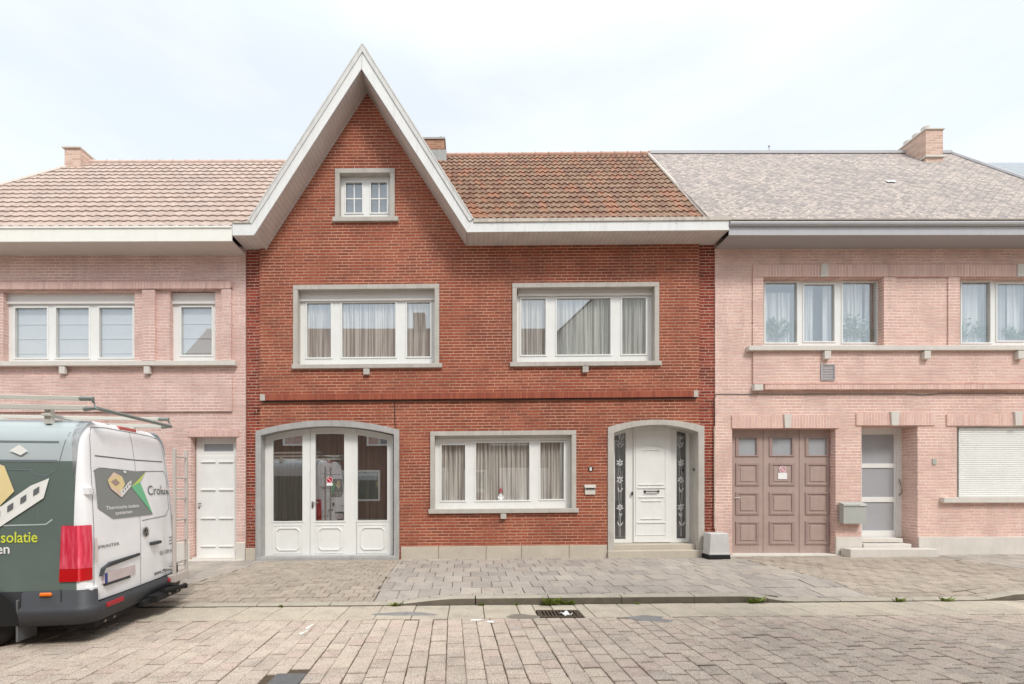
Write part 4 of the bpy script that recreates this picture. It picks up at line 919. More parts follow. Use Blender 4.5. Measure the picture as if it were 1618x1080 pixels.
# glazed house door
YD2 = YW + .38
def ez(py): return cz(1395, py, YD2)
x0, x1 = PX(1358, YD2), PX(1425.5, YD2); b = MB()
hs = [rect(PX(1364, YD2) - .03, PX(1413, YD2), ez(b_), ez(t_)) for t_, b_ in ((686, 732), (739, 785), (793, 838))]
b.prism(rect(x0 - .06, x1, ez(851), ez(672)), YD2, YD2 + .05, hs); b.prism([(PX(1415.5, YD2), ez(848)), (x1, ez(848)), (x1, ez(672)), (PX(1417, YD2), ez(672))], YD2 - .02, YD2 - .001)
dr = b.build('door', M['pvc'], rgt, bevel=.003)
b = MB()
for q in hs: b.add([(p[0], YD2 + .02, p[1]) for p in q], [(0, 1, 2, 3)])
b.build('glass', M['frost_grey'], dr)
b = MB(); hx = PX(1419, YD2); b.tube([(hx, YD2 - .03, ez(782)), (hx + .02, YD2 - .07, ez(778)), (hx - .01, YD2 - .07, ez(762)), (hx, YD2 - .03, ez(757))], .012, 8); b.build('door_handle', M['metal'], dr)
b = MB(); b.box(PX(1452) + .002, PX(1452) + .005, YD2 - .2, YD2 - .1, 1, 1.1) if False else None
# mailbox on the pier
b = MB(); mx0, mx1 = PX(1333, D - .12), PX(1369, D - .12); z0, z1 = cz(1350, 827, D - .12), cz(1350, 797, D - .12)
b.add([(mx0, D - .12, z0), (mx1, D - .12, z0), (mx1, D - .001, z0), (mx0, D - .001, z0), (mx0, D - .12, z1), (mx1, D - .12, z1), (mx1, D - .001, z1 + .04), (mx0, D - .001, z1 + .04)], [(0, 1, 5, 4), (1, 2, 6, 5), (2, 3, 7, 6), (3, 0, 4, 7), (4, 5, 6, 7), (3, 2, 1, 0)])
b.add([(mx0 - .01, D - .135, z1 - .03), (mx1 + .01, D - .135, z1 - .03), (mx1 + .01, D - .135, z1 + .005), (mx0 - .01, D - .135, z1 + .005), (mx1 + .01, D - .001, z1 + .05), (mx0 - .01, D - .001, z1 + .05)], [(0, 1, 2, 3), (3, 2, 4, 5)])
b.cur = 1; b.box(mx1 - .14, mx1 - .03, D - .139, D - .136, z1 - .022, z1 - .004)
tag(b.build('mailbox', [M['mailgrey'], M['white']], bevel=.004), 'square grey green mailbox on the pink brick pier beside the glazed door', 'mailbox')
b = MB(); b.box(PX(1475), PX(1481), YW - .015, YW - .001, PZ(734), PZ(725)); tag(b.build('house_number', M['mailgrey']), 'tiny grey number tile on the pink wall right of the glazed door', 'sign')
b = MB(); b.tube([(qx0, YW - .01, PZ(622)), (PX(1300), YW - .012, PZ(622)), (PX(1430), YW - .012, PZ(622)), (PX(1460), YW - .012, PZ(624)), (PX(1490), YW - .012, PZ(621)), (qx1, YW - .012, PZ(622))], .007, 6)
tag(b.build('cable', M['text_grey']), 'thin sagging cable along the pink wall below the brick ledge', 'cable')
# eaves, slate roof, chimney
fz0, fz1 = cz(1380, 370, Yg), cz(1380, 350.5, Yg)
b = MB(); b.box(rx + .012, qx1, Yg + .02, Yg + .05, fz0, fz1 - .05); b.tube([(rx + .012, Yg + .0, fz1 - .03), (qx1, Yg + .0, fz1 - .03)], .05, 10); b.cur = 1; b.box(rx + .012, qx1, Yg - .06, Yg + .2, fz1 + .021, fz1 + .03)
b.build('eaves_fascia', [M['fascia_grey'], M['verge']], rgt)
b = MB(); b.box(qx0 + .0, qx1, Yg + .051, YW + .02, fz0 + .002, fz0 + .02); b.build('eaves_soffit', M['soffit_grey'], rgt)
def slate_mat():
    s = NT('mottled_slate'); p = s.pos(); u = p[0]; v = s.math('MULTIPLY', s.math('SUBTRACT', p[1], 9.5), 1.5)
    a = s.math('DIVIDE', s.math('ADD', u, v), .20); c = s.math('DIVIDE', s.math('SUBTRACT', u, v), .20)
    fa, fc = s.math('FRACT', a), s.math('FRACT', c)
    wn2 = s.n('ShaderNodeTexWhiteNoise', noise_dimensions='3D'); s.l(s.comb(s.math('FLOOR', a), s.math('FLOOR', c), 2.0), wn2.inputs['Vector'])
    col = s.ramp(wn2.outputs[0], [(0, lin((162, 151, 146))), (.3, lin((172, 160, 153))), (.6, lin((152, 143, 140))), (.8, lin((180, 167, 159)))], 'CONSTANT')
    m = s.math('MULTIPLY', s.sstep(fa, .03, .12), s.sstep(s.math('SUBTRACT', 1.0, fc), .03, .12)); col = s.mix(m, lin((134, 127, 126)), col)
    lich = s.math('MULTIPLY', s.sstep(s.noise(14.0, 6, rough=.75), .5, .6), s.sstep(s.noise(.8, 3), .3, .6)); col = s.mix(s.math('MULTIPLY', lich, .8), col, lin((210, 196, 184)))
    dk = s.math('MULTIPLY', s.sstep(s.noise(9.0, 7, rough=.75), .5, .6), .7); col = s.mix(dk, col, lin((120, 116, 112)))
    h = s.math('ADD', s.math('ADD', fa, s.math('SUBTRACT', 1.0, fc)), s.math('MULTIPLY', m, .6)); s.bump(h, .5, .012); return s.done(col, .8, spec=.25)
SL = slate_mat(); zE, zR2 = 6.93, 10.72; YR2 = 13.0; b = MB(); vE = PX(1500, 13.0)
b.add([(4.79, 9.42, zE), (vE, 9.42, zE), (vE, YR2, zR2), (4.95, YR2, zR2), (4.95, 16.6, 6.9), (vE, 16.6, 6.9), (4.79, 9.42, zE - .03), (vE, 9.42, zE - .03)], [(0, 1, 2, 3), (3, 2, 5, 4), (6, 7, 1, 0)])
b.build('roof', SL, rgt)
rnd = random.Random(9); b = MB()
for k in range(0):                                     # lifted and slipped slates, thin real pieces
    x, t = rnd.uniform(5.1, vE - .3), rnd.uniform(.02, .96); y, z = 9.42 + (YR2 - 9.42) * t, zE + (zR2 - zE) * t + .012; s_ = .09
    b.add([(x, y - s_ * .7, z - s_ * .72 + .018), (x + s_, y, z + .012), (x, y + s_ * .7, z + s_ * .76), (x - s_, y, z + .012)], [(0, 1, 2, 3)])

b = MB(); b.box(4.95, vE, YR2 - .08, YR2 + .08, zR2 - .05, zR2 + .025); b.tube([(vE + .01, 9.4, zE + .02), (vE + .01, YR2, zR2 + .02)], .04, 6); b.build('ridge_cap', M['fascia_grey'], rgt)
b = MB()
for px_, py_, w_ in ((1408, 287, .12),):
    t = 0.47; y = 9.42 + (YR2 - 9.42) * t; z = zE + (zR2 - zE) * t + .02; x = PX(px_, y); b.add([(x - w_, y - .05, z - .04), (x + w_ * .7, y - .05, z - .04), (x + w_, y + .05, z + .065), (x - w_ * .7, y + .05, z + .065)], [(0, 1, 2, 3)])
b.build('roof_glass_tile', M['curtain_pale'], rgt, split=True)
b = MB(); b.tube([(PX(1217, 12.9), 12.95, zR2), (PX(1217, 12.9), 12.95, zR2 + .16)], .012, 6); lathe(b, (PX(1217, 12.9), 12.95, zR2 + .12), [(.001, 0), (.03, .02), (.03, .05), (.001, .07)], 8); b.build('ridge_finial', M['fascia_grey'], rgt)
cY = 12.35; x0, x1 = PX(1463, cY), PX(1490, cY); zt = PZ(205, cY); b = MB(); b.box(x0, x1, cY, cY + .75, 9.3, zt); b.cur = 1
b.box(x0 - .03, x1 + .03, cY - .03, cY + .78, zt + .001, zt + .03); b.box(x0 - .03, x1 + .03, cY - .04, cY + .3, PZ(249, cY), PZ(246, cY))
for k in range(3):
    yy = cY + .12 + .25 * k; b.tube([((x0 + x1) / 2 - .12, yy, zt + .03), ((x0 + x1) / 2 - .12, yy, zt + .14), ((x0 + x1) / 2 - .12, yy, zt + .18)], [.09, .095, .03], 12)
b.build('chimney', [M['chim_pale'], M['stone_pale']], rgt)
# far right house, only its roof reaches into view
far = thing('slate_house', 'house at the far right with only its smooth pale grey roof showing', 'house', (17.5, D, 0.15))
b = MB(); b.box(14.51, 24, D + .2, 16, -.2, 6.9); b.build('wall', M['pinkR'], far)
def strip_mat():
    s = NT('smooth_grey_slate'); p = s.pos(); a = s.math('FRACT', s.math('DIVIDE', p[1], .2)); m = s.sstep(a, .06, .16); c = lin((158, 165, 170))
    s.bump(m, .4, .01); return s.done(s.mix(m, tuple(v * .75 for v in c), s.ramp(s.noise(4.0, 4), [(.3, tuple(v * .92 for v in c)), (.7, c)])), .7)
b = MB(); zr3 = PZ(257, 13.4); b.add([(vE + .06, 9.6, 6.85), (24, 9.6, 6.85), (24, 13.4, zr3), (vE + .06, 13.4, zr3), (24, 17, 6.9), (vE + .06, 17, 6.9)], [(0, 1, 2, 3), (3, 2, 4, 5)]); b.build('roof', strip_mat(), far)
# whitewashed block at the foot of the joint
SH[:] = [SM, XS]
blk = thing('stone_block', 'small pale grey block on a black base right of the front door', 'block', (PX(1137, D - .3), D - .2, .1))
Yk = D - .36; b = MB(); x0, x1, z0, z1 = crect(1121, 1154, 842.5, 877, Yk)
b.prism([(x0, z0), (x1, z0), (x1 - .03, z1 - .06), (x1 - .03, z1), (x0 + .02, z1), (x0 + .02, z1 - .06)], Yk, D - .08); b.box(x0 - .004, x1 + .004, Yk - .006, D - .075, z0 + .001, z0 + .05); b.build('block_body', plain('whitewashed_block', (200, 198, 196), .8, .08, 8, bump=.3, streak=.15), blk, bevel=.012)
b = MB(); b.box(x0 - .02, x1 + .0, Yk - .01, D - .07, -.0, z0); b.build('block_base', M['black'], blk, bevel=.006)
# street drain grate
gx0, gx1, gy0, gy1 = grate_box; zt = road_z((gx0 + gx1) / 2, 6.0) + .004
t = thing('drain_grate', 'rusty iron drain grate in the gutter below the kerb', 'drain', ((gx0 + gx1) / 2, 6.0, 0)); s_ = SH[:]; SH[:] = [0, 0]
IR = plain('worn_iron', (92, 80, 68), .8, .3, 25, metal=.3, bump=.4); b = MB()
b.box(gx0, gx1, gy0, gy0 + .03, zt - .05, zt); b.box(gx0, gx1, gy1 - .03, gy1, zt - .05, zt); b.box(gx0, gx0 + .03, gy0 + .031, gy1 - .031, zt - .05, zt); b.box(gx1 - .03, gx1, gy0 + .031, gy1 - .031, zt - .05, zt); b.build('grate_frame', IR, t, bevel=.004)
b = MB(); n = 11
for k in range(n): x = gx0 + .045 + (gx1 - gx0 - .09) * k / (n - 1); b.box(x - .011, x + .011, gy0 + .031, gy1 - .031, zt - .035, zt - .003)
b.build('grate_bars', IR, t)
b = MB(); b.box(gx0 - .02, gx1 + .02, gy0 - .03, gy1 + .02, zt - .075, zt - .06); b.build('drain_pit', M['black'], t)
b = MB(); xm = PX(893, 6.0); b.grid(lambda u, v: (xm - .08 + .16 * u, 5.93 + .08 * v, zt + .006 + .018 * math.sin(5 * u + 2) * math.sin(4 * v + 1) + .012 * math.sin(13 * u)), 12, 5)
tag(b.build('crumpled_paper', M['white']), 'crumpled white scrap of paper lying on the drain grate', 'litter')
SH[:] = s_
# weeds along the kerb
def weed(px_, py_, r, n, seed, label, y=None):
    r *= 1.35; n = int(n * 1.5)
    rnd = random.Random(seed); y = y or KY - .03; x = PX(px_, y); z = road_z(x, y) + .0; b = MB()
    for i in range(n):
        a = rnd.uniform(0, 6.28); ln = r * rnd.uniform(.5, 1.1); up = rnd.uniform(.25, 1.0); ox = rnd.uniform(-r, r) * .6; wv = ln * .22
        dx, dy = math.cos(a) * ln, -abs(math.sin(a)) * ln * .7; nx, ny = -math.sin(a) * wv, math.cos(a) * wv
        b.add([(x + ox, y, z), (x + ox + dx * .5 + nx, y + dy * .5 + ny, z + ln * up * .6), (x + ox + dx, y + dy, z + ln * up), (x + ox + dx * .5 - nx, y + dy * .5 - ny, z + ln * up * .55)], [(0, 1, 2, 3)])
    o = b.build('weed', M['green'], shear=False); return tag(o, label, 'weed', 'weeds growing along the kerb')
SH[:] = [0, 0]
weed(872, 953, .10, 40, 1, 'taller green weed on the kerb face just above the drain grate')
weed(898, 960, .07, 40, 2, 'low mossy green weed behind the right half of the drain grate')
weed(1191, 950, .08, 34, 3, 'bright green weed at the kerb below the brown garage door')
weed(625, 963, .06, 26, 4, 'weed at the left tip of the dropped kerb')
weed(760, 957, .04, 20, 5, 'tiny weed at the kerb foot left of the drain')
weed(816, 957, .035, 14, 6, 'tiny weed sprig just left of the drain grate')
weed(1420, 951, .06, 22, 7, 'dry weed in the kerb joint below the glazed door')
weed(1495, 946, .06, 24, 8, 'grassy weed in the kerb joint near the right edge')
weed(1007, 962, .035, 14, 9, 'pair of tiny sprigs in the gutter right of the drain')
weed(445, 966, .04, 16, 10, 'tiny weed by the kerb below the arched garage doors')

# ================================================================== VAN
VW, VLEN = 1.93, 5.9; ROT = math.radians(7.4)
VX0, VY0 = -3.92, 4.90; vz = zg(-4.3)
# local axes: x across (0 near side .. VW far side), y forward along the van, z up
fwd = Vector((-math.cos(ROT), -math.sin(ROT), 0)); acr = Vector((-math.sin(ROT), math.cos(ROT), 0))
van = thing('delivery_van', 'white and dark green delivery van with roof rack parked along the kerb', 'van', (VX0, VY0, vz), 0, local=True)
van.rotation_euler = (0, 0, ROT + math.pi / 2)           # local x -> acr, local y -> fwd
def a_of(z):                                             # how far the flank leans in at height z
    s_ = 0.0
    if z < .6: s_ += .03 * ((.6 - z) / .35) ** 2
    if z > 1.15: s_ += .075 * ((z - 1.15) / 1.1) ** 1.6
    if z > 2.09: t = min(1, (z - 2.09) / .30); s_ += .30 * (1 - math.sqrt(max(0, 1 - t * t * .985)))
    return s_
def lean(z):
    s_ = 0.0
    if z > 1.0: s_ += .10 * min(1, (z - 1.0) / 1.2) ** 1.5
    if z > 2.12: t = min(1, (z - 2.12) / .27); s_ += .10 * (1 - math.sqrt(max(0, 1 - t * t * .98)))
    return s_
ZT = 2.39
def rear_y(x, z):                                        # forward offset of the tail at (x,z)
    a = a_of(z); d = min(x - a, VW - a - x); r = .11
    c = 0.0 if d > r else (r - math.sqrt(max(0, r * r - (r - max(0, d)) ** 2))) * .75
    return lean(z) + c + .03 * ((2 * x / VW - 1) ** 2)
def ray_rear(px_, py_):
    """photo point -> (x across, z) on the tail"""
    z = 1.3; x = 1.0
    for _ in range(25):
        k = (px_ - CX) / F; ly = rear_y(min(max(x, .12), VW - .12), min(z, 2.2))
        x = (VX0 + fwd.x * ly - k * (VY0 + fwd.y * ly)) / (k * acr.y - acr.x); Yw = VY0 + fwd.y * ly + acr.y * x; z = HC + (CY - py_) / F * Yw - vz
    return x, z
def ray_side(px_, py_):
    z = 1.0
    for _ in range(6):
        a = a_of(z); k = (px_ - CX) / F; t = (VX0 + acr.x * a - k * (VY0 + acr.y * a)) / (k * fwd.y - fwd.x); Yw = VY0 + acr.y * a + fwd.y * t; z = HC + (CY - py_) / F * Yw - vz
    return t, z
P_W = carpaint('white_van_paint', (246, 247, 249)); P_G = carpaint('grey_green_wrap', (100, 114, 109), .35, .4); P_DG = carpaint('dark_green_wrap', (36, 52, 44), .3)
P_LG = carpaint('sky_sheen_wrap', (182, 192, 194), .35, .4)  # lightened grey-green: sky reflection on the upper flank put into the colour
P_K = plain('black_plastic_trim', (62, 64, 68), .55, .08, 10); P_KG = plain('dark_green_grey_sill', (66, 72, 68), .5, .08, 10)
P_RED = NT('red_lens'); _p = P_RED.pos(); _n = P_RED.noise(1.0, 3, P_RED.comb(P_RED.math('MULTIPLY', _p[1], 30.0), P_RED.math('MULTIPLY', _p[0], 30.0), P_RED.math('MULTIPLY', _p[2], 4.0)))
P_RED = P_RED.done(P_RED.ramp(_n, [(.35, lin((204, 48, 70))), (.5, lin((214, 62, 84))), (.68, lin((226, 100, 118)))]), .12); P_RED2 = NT('deep_red_lens').done(lin((190, 12, 20)), .12); P_OR = NT('orange_lens').done(lin((238, 120, 30)), .2)
zs = [.30, .45, .60, .80, .86, 1.0, 1.15, 1.35, 1.55, 1.75, 1.93, 2.09, 2.16, 2.23, 2.29, 2.34, 2.375, ZT]
NX = 24
def side_x(z, far): a = a_of(z); return VW - a if far else a
def front_y(z): return VLEN - (0 if z < .95 else (z - .95) * .55 if z < 1.25 else .165 + (z - 1.25) * .95)   # bonnet and windscreen slope
b = MB(); ts = [0, .03, .11, .25, .9, 2.0, 3.2, 4.2, 4.7]
# tail
for i in range(len(zs) - 1):
    za, zb_ = zs[i], zs[i + 1]
    for k in range(NX):
        q = []
        for z, kk in ((za, k), (za, k + 1), (zb_, k + 1), (zb_, k)):
            a = a_of(z); x = a + (VW - 2 * a) * (kk / NX if False else .5 - .5 * math.cos(math.pi * kk / NX)); q.append((x, rear_y(x, z), z))
        b.cur = 0 if za > .44 else 3; b.add(q, [(0, 1, 2, 3)])
def matside(z, y): return 3 if z < .60 else 2 if z < .70 else 1 if z < 1.85 else 4
for far_ in (0, 1):
    ylist = [None, .14, .3, .9, 2.0, 3.2, 4.2, 4.9, None]
    for i in range(len(zs) - 1):
        za, zb_ = zs[i], zs[i + 1]
        def yy(z, j):
            if j == 0: return rear_y(side_x(z, far_), z)
            if j == len(ylist) - 1: return max(front_y(z), 3.9)
            return min(ylist[j], max(front_y(z), 3.9) - .02 * (len(ylist) - j))
        for j in range(len(ylist) - 1):
            q = [(side_x(za, far_), yy(za, j), za), (side_x(za, far_), yy(za, j + 1), za), (side_x(zb_, far_), yy(zb_, j + 1), zb_), (side_x(zb_, far_), yy(zb_, j), zb_)]
            b.cur = 0 if (j == 0 and za > .6) else matside((za + zb_) / 2, 0)
            b.add(q, [(0, 3, 2, 1)] if not far_ else [(0, 1, 2, 3)])
# roof and front
b.cur = 0; a = a_of(ZT)
for k in range(8):
    x0, x1 = a + (VW - 2 * a) * k / 8, a + (VW - 2 * a) * (k + 1) / 8
    cr = lambda x: .03 * (1 - (2 * (x - VW / 2) / (VW - 2 * a)) ** 2)
    yf = max(front_y(ZT), 3.9); ys = [rear_y(x0, ZT), .6, 2, 3, yf]
    for j in range(4):
        e0 = 0 if j == 0 else 1; e1 = 0 if j == 3 else 1
        b.add([(x0, ys[j] if j else rear_y(x0, ZT), ZT + cr(x0) * e0), (x1, ys[j] if j else rear_y(x1, ZT), ZT + cr(x1) * e0), (x1, ys[j + 1], ZT + cr(x1) * e1), (x0, ys[j + 1], ZT + cr(x0) * e1)], [(0, 3, 2, 1)])
for i in range(len(zs) - 1):
    za, zb_ = zs[i], zs[i + 1]; b.cur = 5 if za > 1.2 and za < 2.0 else 0 if za > .59 else 3
    b.add([(side_x(za, 0), max(front_y(za), 3.9), za), (side_x(za, 1), max(front_y(za), 3.9), za), (side_x(zb_, 1), max(front_y(zb_), 3.9), zb_), (side_x(zb_, 0), max(front_y(zb_), 3.9), zb_)], [(0, 3, 2, 1)])
b.cur = 3; b.add([(.05, .05, .305), (VW - .05, .05, .305), (VW - .05, VLEN - .02, .305), (.05, VLEN - .02, .305)], [(0, 1, 2, 3)])
body = b.build('body', [P_W, P_G, P_DG, P_K, P_LG, M['glass_dark']], van, smooth=False, fixn=False)
_bm = bmesh.new(); _bm.from_mesh(body.data); bmesh.ops.remove_doubles(_bm, verts=_bm.verts, dist=1e-4); _bm.to_mesh(body.data); _bm.free()
body.data.polygons.foreach_set('use_smooth', [True] * len(body.data.polygons))
try: body.data.set_sharp_from_angle(angle=math.radians(42))
except Exception: pass
def on_rear(pts, off_=.004): return [(x, rear_y(x, z) - off_, z) for x, z in pts]
def on_side(pts, off_=.004): return [(a_of(z) - off_, t, z) for t, z in pts]
def patch(b, corners, mapf, nu=6, nv=6, off_=.004):
    """four corners (2-D) filled with a small grid laid on the body"""
    (ax, az_), (bx, bz_), (cx_, cz2), (dx, dz_) = corners
    def f(u, v):
        p = (ax * (1 - u) * (1 - v) + bx * u * (1 - v) + cx_ * u * v + dx * (1 - u) * v, az_ * (1 - u) * (1 - v) + bz_ * u * (1 - v) + cz2 * u * v + dz_ * (1 - u) * v)
        return mapf([p], off_)[0]
    b.grid(f, nu, nv)
def pr(*l): return [ray_rear(*p) for p in l]
def psd(*l): return [ray_side(*p) for p in l]
def line_strip(b, pts, mapf, w_=.006, off_=.003):
    for (x0, z0), (x1, z1) in zip(pts, pts[1:]):
        v = Vector((x1 - x0, z1 - z0)); L_ = v.length
        if L_ < 1e-5: continue
        n_ = Vector((-v.y, v.x)) / L_ * w_ / 2; n = max(1, int(L_ / .08))
        for i in range(n):
            p, q = (x0 + (x1 - x0) * i / n, z0 + (z1 - z0) * i / n), (x0 + (x1 - x0) * (i + 1) / n, z0 + (z1 - z0) * (i + 1) / n)
            b.add(mapf([(p[0] - n_.x, p[1] - n_.y), (q[0] - n_.x, q[1] - n_.y), (q[0] + n_.x, q[1] + n_.y), (p[0] + n_.x, p[1] + n_.y)], off_), [(0, 1, 2, 3)])
def text_on(txt, anchor, right, height, mapf, mat, name, bold=.0, up=None, off_=.007, flip=1):
    """text between two anchor points (2-D) with given cap height"""
    vs, fs = textmesh(txt, 1.0, bold); x1 = max(v[0] for v in vs); h = .72
    ux, uz = (right[0] - anchor[0]) / x1, (right[1] - anchor[1]) / x1; vx_, vz_ = 0.0, height / h
    b = MB(); b.add(mapf([(anchor[0] + v[0] * ux + v[1] * vx_, anchor[1] + v[0] * uz + v[1] * vz_) for v in vs], off_), fs); return b.build(name, mat, van)
SEAM = plain('panel_gap', (96, 98, 100), .7, .05)
# rear doors: seams, graphic panel, lettering
b = MB(); xm = .5 * VW
seam = [(.135, .47), (.12, .60), (.12, 1.0), (.14, 1.5), (.17, 1.9), (.21, 2.19), (.27, 2.31), (.5, 2.332), (VW - .5, 2.332), (VW - .27, 2.31), (VW - .21, 2.19), (VW - .17, 1.9), (VW - .12, 1.0), (VW - .12, .6), (VW - .135, .47)]
line_strip(b, seam, on_rear); line_strip(b, [(.135, .47), (.2, .43), (VW - .2, .43), (VW - .135, .47)], on_rear); line_strip(b, [(xm, .43), (xm, 2.33)], on_rear)
line_strip(b, [(.25, 2.0), (.9, 1.99), (VW - .9, 1.99), (VW - .25, 2.0)], on_rear, .012)
line_strip(b, [(.20, 1.83), (.30, 1.87), (xm - .05, 1.85)], on_rear, .008); line_strip(b, [(xm + .05, 1.85), (VW - .25, 1.87), (VW - .2, 1.8), (VW - .2, 1.35), (VW - .3, 1.26), (xm + .05, 1.24)], on_rear, .008)
b.build('door_seams', SEAM, van)
b = MB(); G = pr((151, 727), (153, 722), (246, 730), (246, 824), (170, 822), (152, 812))
z_t, z_b = 1.86, 1.30; x_l, x_r = ray_rear(151, 770)[0], ray_rear(237, 726)[0]
outl = [(x_l + .0, z_b + .13), (x_l + .24, z_b), (xm + .30, z_b), (xm + .02, z_b + .38), (xm + .22, z_t - .01), (x_l + .03, z_t), (x_l, z_t - .04)]
tr = tessellate_polygon([[Vector((p[0], p[1], 0)) for p in outl]])
for t_ in tr:                                            # subdivide so the panel follows the bowed door
    P_ = [outl[i] for i in t_]; n = 8
    for i in range(n):
        for j in range(n - i):
            def bc(i_, j_): u_, v_ = i_ / n, j_ / n; return tuple(P_[0][k] * (1 - u_ - v_) + P_[1][k] * u_ + P_[2][k] * v_ for k in (0, 1))
            b.add(on_rear([bc(i, j), bc(i + 1, j), bc(i, j + 1)], .005), [(0, 1, 2)])
            if j < n - i - 1: b.add(on_rear([bc(i + 1, j), bc(i + 1, j + 1), bc(i, j + 1)], .005), [(0, 1, 2)])
b.build('graphic_panel', plain('grey_green_decal', (138, 142, 140), .35, .03), van)
b = MB(); patch(b, [(xm + .02 - .10, z_b + .36), (xm + .22, z_t - .02), (xm + .22, z_t - .02), (xm - .02, z_b + .44)], on_rear, 4, 2, .008)
b.cur = 0; tipx = xm - .14
b = MB(); b.cur = 0
def tri(b, P_, off_):
    n = 6
    for i in range(n):
        for j in range(n - i):
            def bc(i_, j_): u_, v_ = i_ / n, j_ / n; return tuple(P_[0][k] * (1 - u_ - v_) + P_[1][k] * u_ + P_[2][k] * v_ for k in (0, 1))
            b.add(on_rear([bc(i, j), bc(i + 1, j), bc(i, j + 1)], off_), [(0, 1, 2)])
            if j < n - i - 1: b.add(on_rear([bc(i + 1, j), bc(i + 1, j + 1), bc(i, j + 1)], off_), [(0, 1, 2)])
tri(b, [(tipx, z_b + .36), (xm + .30, z_b), (xm + .06, z_b + .42)], .009); b.cur = 1; tri(b, [(tipx, z_b + .36), (xm + .06, z_b + .42), (xm + .22, z_t - .01)], .009)
b.build('arrow_graphic', [plain('green_decal', (120, 196, 150), .35, .03), plain('lime_decal', (206, 220, 110), .35, .03)], van)
def mini_house(b, mapf, ox, oz, s_, off_=.010, sx=1.0):
    """toy-like cut-open house: yellow shell, pink slabs, white wing with windows"""
    def P_(l): return mapf([(ox + x * s_ * sx, oz + z * s_) for x, z in l], off_)
    def poly(l, c): nonlocal off_; off_ += .0008; b.cur = c; b.add(P_(l), [tuple(range(len(l)))])
    poly([(0, .62), (.28, .95), (.62, .78), (.72, .45), (.5, .1), (.1, .3)], 0); poly([(0, .62), (.28, .95), (.62, .78), (.34, .80), (.1, .66)], 1)
    poly([(.12, .56), (.34, .68), (.5, .5), (.3, .36)], 2); poly([(.02, .5), (.10, .25), (.5, -.12), (.48, .16), (.2, .3)], 1)
    poly([(.48, .16), (.5, -.12), (.98, .36), (1.02, .62), (.86, .52), (.62, .26)], 3)
    for k in range(4): x = .56 + .11 * k; z = .07 + .105 * k; poly([(x, z), (x + .05, z + .05), (x + .05, z + .13), (x, z + .08)], 4)
    poly([(.66, .98), (.74, 1.06), (.82, .98), (.76, .92)], 3)
HM = [plain('decal_yellow', (232, 212, 158), .4, .05), plain('decal_sand', (230, 204, 186), .4, .05), plain('decal_shade', (168, 148, 140), .4, .2, 30), plain('decal_white', (236, 236, 232), .4, .02), plain('decal_window', (104, 108, 110), .4, .1)]
b = MB(); xq, zq = ray_rear(171, 786); xq2 = ray_rear(208, 790)[0]; mini_house(b, on_rear, xq, zq + .03, .27, sx=(xq2 - xq) / .27); b.build('house_graphic', HM, van)
a1, a2 = ray_rear(166, 806), ray_rear(219, 806); zz = (a1[1] + a2[1]) / 2; text_on('Thermische isolatie', (a1[0], z_b + .11), (a2[0], z_b + .11), .042, on_rear, M['white'], 'lettering', .012, off_=.010)
a1, a2 = ray_rear(181, 814), ray_rear(208, 814); text_on('systemen', (a1[0], z_b + .045), (a2[0], z_b + .045), .042, on_rear, M['white'], 'lettering', .012, off_=.010)
a1, a2 = ray_rear(233, 783), ray_rear(268, 783); zz = ray_rear(250, 781)[1]; text_on('Crolux', (a1[0], zz), (min(a2[0], VW - .16), zz), .125, on_rear, M['text_grey'], 'lettering', .004)
a1, a2 = ray_rear(243, 916), ray_rear(272, 908); text_on('www.crolux.be', (a1[0], .50), (min(a2[0], VW - .13), .50), .062, on_rear, M['text_dark'], 'lettering', .008)
a1, a2 = ray_rear(252, 886), ray_rear(271, 880); text_on('051 308 66', (a1[0], .74), (min(a2[0], VW - .13), .74), .06, on_rear, M['text_grey'], 'lettering')
a1, a2 = ray_rear(151, 868), ray_rear(188, 864); text_on('SPRINTER', (a1[0], 1.0), (a2[0], 1.0), .032, on_rear, M['text_grey'], 'badge_lettering', .01)
for k in range(3): line_strip(bb := MB(), [(VW - .22, .86 + .045 * k), (VW - .14, .86 + .045 * k)], on_rear, .014, .005); bb.build('small_print', M['text_grey'], van)
# badge, handle, plate
ex, ezz = ray_rear(229, 840); b = MB(); n = 20
for i in range(n):
    t0, t1 = 2 * math.pi * i / n, 2 * math.pi * (i + 1) / n; R_, r_ = .062, .05
    b.add(on_rear([(ex + R_ * math.cos(t0), ezz + R_ * math.sin(t0)), (ex + R_ * math.cos(t1), ezz + R_ * math.sin(t1)), (ex + r_ * math.cos(t1), ezz + r_ * math.sin(t1)), (ex + r_ * math.cos(t0), ezz + r_ * math.sin(t0))], .02), [(0, 1, 2, 3)])
for k in range(3):
    a_ = math.radians(90 + 120 * k); line_strip(b, [(ex, ezz), (ex + .052 * math.cos(a_), ezz + .052 * math.sin(a_))], on_rear, .014, .02)
b.cur = 1; b.add(on_rear([(ex, ezz)] + [(ex + .055 * math.cos(2 * math.pi * i / n), ezz + .055 * math.sin(2 * math.pi * i / n)) for i in range(n)], .012), [(0, i + 1, (i + 1) % n + 1) for i in range(n)])
b.build('star_badge', [M['metal'], P_K], van)
hx_, hz_ = ray_rear(244, 857); b = MB(); yr_ = rear_y(hx_, hz_); b.box(hx_ - .13, hx_ + .10, yr_ - .045, yr_ - .0, hz_ - .02, hz_ + .02); b.build('door_handle', P_K, van, bevel=.008)
xa, xb = ray_rear(156, 905)[0], ray_rear(219, 898)[0]; b = MB(); y0 = 0; zc2 = .80
b.prism([(xa, zc2 - .10), (xa + .06, zc2 - .02), (xb, zc2 + .02), (xb, zc2 + .05), (xa + .16, zc2 + .03), (xa + .03, zc2 - .02)], -.02, .02); b.build('plate_lamp_bar', P_K, van, bevel=.003)
